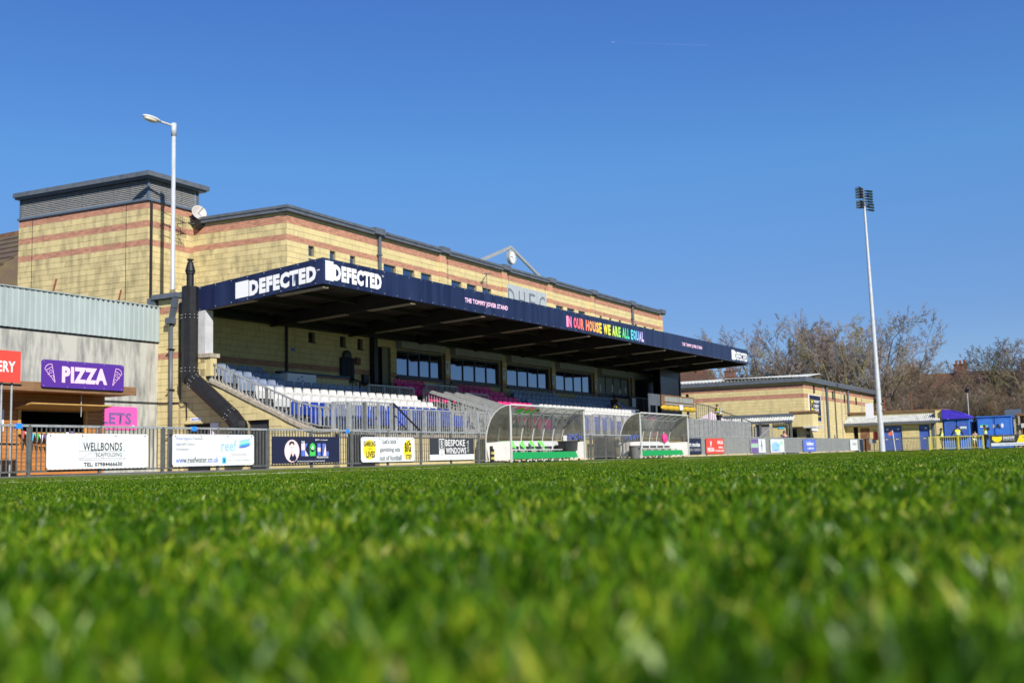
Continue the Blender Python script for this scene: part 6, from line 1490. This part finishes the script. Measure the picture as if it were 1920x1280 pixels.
# ------------------------------------------------------------ people
def skin_mesh(name, J, Ed, root, m, sub=1):
    me = bpy.data.meshes.new(name); keys = list(J); ix = {k: i for i, k in enumerate(keys)}
    me.from_pydata([J[k][0] for k in keys], [(ix[a], ix[b]) for a, b in Ed], [])
    o = bpy.data.objects.new(name, me); col.objects.link(o)
    o.modifiers.new("s", 'SKIN'); 
    for k in keys:
        sv = me.skin_vertices[0].data[ix[k]]; rr = J[k][1]; sv.radius = rr if isinstance(rr, tuple) else (rr, rr); sv.use_root = (k == root)
    if sub: sd = o.modifiers.new("d", 'SUBSURF'); sd.levels = sub; sd.render_levels = sub
    dg = bpy.context.evaluated_depsgraph_get(); out = bpy.data.meshes.new_from_object(o.evaluated_get(dg))
    bpy.data.objects.remove(o); out.name = name; out.materials.clear(); out.materials.append(m)
    out.polygons.foreach_set("use_smooth", [True]*len(out.polygons)); return out
def person(label, loc, yaw, pose, skin='skin', top='cloth_dark', legs='cloth_dark', hair='hair', vest=None, h=1.75, shorts=False, grp=None):
    """x forward, y left; joints given in metres for a 1.75 m figure"""
    s = h/1.75; t = thing("person", label, "person", loc, grp); t.rotation_euler.z = yaw; t.scale = (s, s, s)
    P = dict(pel=(0,0,.95), sp=(0,0,1.15), ch=(0,0,1.33), nk=(0,0,1.48), hd=(.02,0,1.58), ht=(.01,0,1.70))
    for sd, q in (('l', 1), ('r', -1)):
        P.update({'sh'+sd: (0, .19*q, 1.42), 'el'+sd: (-.02, .25*q, 1.13), 'wr'+sd: (.05, .26*q, .90), 'ha'+sd: (.08, .26*q, .82),
                  'hp'+sd: (0, .10*q, .90), 'kn'+sd: (.02, .11*q, .50), 'an'+sd: (-.02, .11*q, .09), 'to'+sd: (.16, .12*q, .03)})
    P.update(pose)
    Rr = dict(pel=.118, sp=.108, ch=.128, nk=.052, hd=.088, ht=.072)
    for sd in 'lr': Rr.update({'sh'+sd: .065, 'el'+sd: .042, 'wr'+sd: .028, 'ha'+sd: .028, 'hp'+sd: .095, 'kn'+sd: .058, 'an'+sd: .038, 'to'+sd: .032})
    Ed = [('pel','sp'), ('sp','ch'), ('ch','nk'), ('nk','hd'), ('hd','ht')]
    for sd in 'lr': Ed += [('ch','sh'+sd), ('sh'+sd,'el'+sd), ('el'+sd,'wr'+sd), ('wr'+sd,'ha'+sd), ('pel','hp'+sd), ('hp'+sd,'kn'+sd), ('kn'+sd,'an'+sd), ('an'+sd,'to'+sd)]
    def put(nm, me):
        o = bpy.data.objects.new(nm, me); col.objects.link(o); o.parent = t; return o
    bd = put("body", skin_mesh("body", {k: (P[k], Rr[k]) for k in P}, Ed, 'pel', M[skin]))
    grow = lambda ks, e, es, root, m, nm: put(nm, skin_mesh(nm, {k: (P[k], tuple(a+e for a in Rr[k]) if isinstance(Rr[k], tuple) else Rr[k]+e) for k in ks}, es, root, M[m]))
    grow(['pel','sp','ch','shl','shr','ell','elr','wrl','wrr'], .022, [('pel','sp'), ('sp','ch')]+[e for sd in 'lr' for e in (('ch','sh'+sd), ('sh'+sd,'el'+sd), ('el'+sd,'wr'+sd))], 'pel', top, "jacket")
    lk = ['pel','hpl','hpr','knl','knr'] + ([] if shorts else ['anl','anr'])
    grow(lk, .020, [e for sd in 'lr' for e in ([('pel','hp'+sd), ('hp'+sd,'kn'+sd)] + ([] if shorts else [('kn'+sd,'an'+sd)]))], 'pel', legs, "shorts" if shorts else "trousers")
    if vest:
        v = grow(['pel','sp','ch','shl','shr'], .040, [('pel','sp'), ('sp','ch'), ('ch','shl'), ('ch','shr')], 'pel', vest, "hi_vis_vest")
        c = (V(P['sp'])+V(P['ch']))/2; ax = (V(P['ch'])-V(P['sp'])).normalized(); b = MB()
        for dz in (-.13, .02):
            n = 18; ring = []
            for e in (-.022, .022):
                for i in range(n): a = 2*math.pi*i/n; ring.append(c + ax*(dz+e) + V((.168*math.cos(a), .212*math.sin(a), 0)))
            b.add(ring, [(i, (i+1) % n, n+(i+1) % n, n+i) for i in range(n)])
        o = b.mesh("reflective_band", M['reflect'], (0,0,0)); put("reflective_band", o)
    sb_ = MB()
    for sd in 'lr': a = V(P['an'+sd]); b = V(P['to'+sd]); sb_.ell((a+b)/2+V((0,0,-.0)), (.14, .055, .055), 10, 6)
    put("shoes", sb_.mesh("shoes", M['cloth_dark'], (0,0,0), smooth=True))
    hd = V(P['hd']); hb_ = MB().ell(hd+V((-.022, 0, .07)), (.108, .094, .098), 12, 8); put("hair", hb_.mesh("hair", M[hair], (0,0,0), smooth=True))
    f = MB(); hf = hd+V((.09, 0, .015))
    f.ell(hf+V((.018, 0, -.005)), (.018, .014, .024), 6, 5, mi=0)
    for q in (-1, 1): f.ell(hf+V((-.002, .034*q, .022)), (.010, .013, .009), 6, 4, mi=1); f.ell(hd+V((.0, .088*q, .01)), (.016, .01, .028), 6, 5, mi=0)
    f.ell(hf+V((-.006, 0, -.045)), (.008, .024, .006), 6, 4, mi=2)
    put("face_features", f.mesh("face_features", [M[skin], M['hair'], M['red']], (0,0,0), smooth=True))
    fg_ = MB()
    for sd in 'lr':
        w = V(P['wr'+sd]); hnd = V(P['ha'+sd]); d = (hnd-w).normalized(); sdv = d.cross(V((0,0,1)))
        if sdv.length < .2: sdv = V((1,0,0))
        sdv.normalize(); crl = d.cross(sdv)
        for i, l_ in enumerate((.065, .075, .07, .055)):
            a = hnd+sdv*(-.024+i*.016)+d*.02; b_ = a+d*l_*.55; c_ = b_+(d*.7+crl*.5).normalized()*l_*.45
            fg_.tube(a, b_, .0085, .0075, 6).tube(b_, c_, .0075, .006, 6)
        a = hnd-sdv*.03; fg_.tube(a, a-sdv*.025+d*.03, .010, .009, 6).tube(a-sdv*.025+d*.03, a-sdv*.02+d*.06, .009, .007, 6)
    put("fingers", fg_.mesh("fingers", M[skin], (0,0,0), smooth=True))
    return t
gS = "match stewards in yellow vests"
arm_fwd = dict(ell=(.12,.24,1.15), wrl=(.34,.14,1.18), hal=(.41,.10,1.20), elr=(.12,-.24,1.15), wrr=(.34,-.12,1.18), har=(.41,-.08,1.20))
person("steward in a yellow vest facing left beside the blue door, leftmost at the yellow barrier", (97.4, 13.6, -.1), math.radians(100), dict(arm_fwd), skin='skin_dark', vest='hi_vis', h=1.80, grp=gS)
person("steward in a yellow vest with arms out, at the middle of the yellow barrier", (97.5, 12.35, -.1), math.radians(20), dict(ell=(.02,.33,1.2), wrl=(.12,.42,1.02), hal=(.15,.45,.95), elr=(.02,-.33,1.2), wrr=(.12,-.42,1.02), har=(.15,-.45,.95)), skin='skin_dark', vest='hi_vis', h=1.95, grp=gS)
person("steward in a yellow vest with hands at the face, right end of the barrier", (97.5, 10.25, -.1), math.radians(-70), dict(ell=(.22,.2,1.36), wrl=(.25,.06,1.55), hal=(.20,.02,1.60), elr=(.28,-.2,1.36), wrr=(.25,-.04,1.55), har=(.20,-.02,1.60)), skin='skin_dark', vest='hi_vis', h=1.93, grp=gS)
person("child in white shorts and a striped red top between two stewards behind the yellow barrier", (97.9, 11.05, -.1), math.radians(170), dict(), top='cloth_red', legs='cloth_white', h=1.48, shorts=True)
person("steward in a yellow vest and dark trousers walking up the outside stairs of the stand", (70.2, 23.6, 1.60), math.radians(150), dict(arm_fwd, knl=(.18,.11,.56), anl=(.06,.11,.22), tol=(.24,.12,.18), sp=(.03,0,1.15), ch=(.07,0,1.33), nk=(.12,0,1.47), hd=(.15,0,1.57), ht=(.15,0,1.69), shl=(.07,.19,1.42), shr=(.07,-.19,1.42)), hair='hair_brown', vest='hi_vis', top='cloth_grey', h=1.74, grp=gS)
person("person in a blue top holding a phone at the end of the stand platform", (67.3, 24.7, 2.28), math.radians(-60), dict(ell=(.16,.22,1.2), wrl=(.33,.12,1.36), hal=(.37,.10,1.42), elr=(.14,-.22,1.18), wrr=(.33,-.08,1.33), har=(.37,-.06,1.40)), top='cloth_blue', skin='skin', h=1.64)
sit = dict(pel=(0,0,.47), sp=(-.02,0,.66), ch=(.02,0,.84), nk=(.06,0,.98), hd=(.10,0,1.07), ht=(.10,0,1.19), hpl=(.02,.10,.45), hpr=(.02,-.10,.45), knl=(.44,.13,.46), knr=(.44,-.13,.46), anl=(.42,.13,.06), anr=(.42,-.13,.06), tol=(.58,.13,.02), tor=(.58,-.13,.02),
           shl=(.03,.19,.92), shr=(.03,-.19,.92), ell=(.14,.24,.68), elr=(.14,-.24,.68), wrl=(.36,.12,.62), wrr=(.36,-.12,.62), hal=(.42,.10,.60), har=(.42,-.10,.60))
person("dark clothed steward with a yellow stripe sitting alone among the grey seats", (56.6, rowy(4)+.25, rowz(4)), math.radians(-20), sit, skin='skin_dark', top='cloth_dark', vest=None, h=1.9, grp=gS)
tag(MB().obox((56.62, 25.0, 2.75), (.28, 0, -.1), (0, .04, 0), (0, 0, .10)).box(56.5, 56.85, 25.0, 25.06, 2.42, 2.5).build("vest_stripe", M['hi_vis']), "yellow sash of the seated steward among the grey seats", "sash")
person("man in a navy top seen from the chest up behind the far fence boards", (74.9, 20.6, -.3), math.radians(200), dict(), top='cloth_navy', hair='hair_brown', h=1.80)

# ------------------------------------------------------------ aircraft and its trail, very high and far
ap = thing("airliner", "tiny white airliner high in the blue sky", "aircraft", (10650, 4580, 4500))
MB().tube((10640, 4594, 4500), (10650, 4566, 4500), 2.4, 1.2, 8).build("fuselage", M['jet'], ap); MB().add([(10634, 4574, 4500), (10645, 4582, 4501), (10657, 4583, 4500), (10647, 4576, 4500)], [(0,1,2,3)]).build("wing", M['jet'], ap)
mt = bpy.data.materials.new("vapour"); mt.use_nodes = True; N = mt.node_tree.nodes; L = mt.node_tree.links; N.remove(N["Principled BSDF"])
vs2 = N.new("ShaderNodeVolumeScatter"); vs2.inputs['Density'].default_value = .0016; vs2.inputs[0].default_value = (.9, .94, 1, 1); L.new(vs2.outputs[0], N["Material Output"].inputs['Volume'])
o = MB().tube((10660, 4540, 4498), (11235, 3690, 4465), 5, 14, 10).build("vapour_trail", mt, kind='stuff'); o['label'] = "faint white vapour trail behind the airliner"
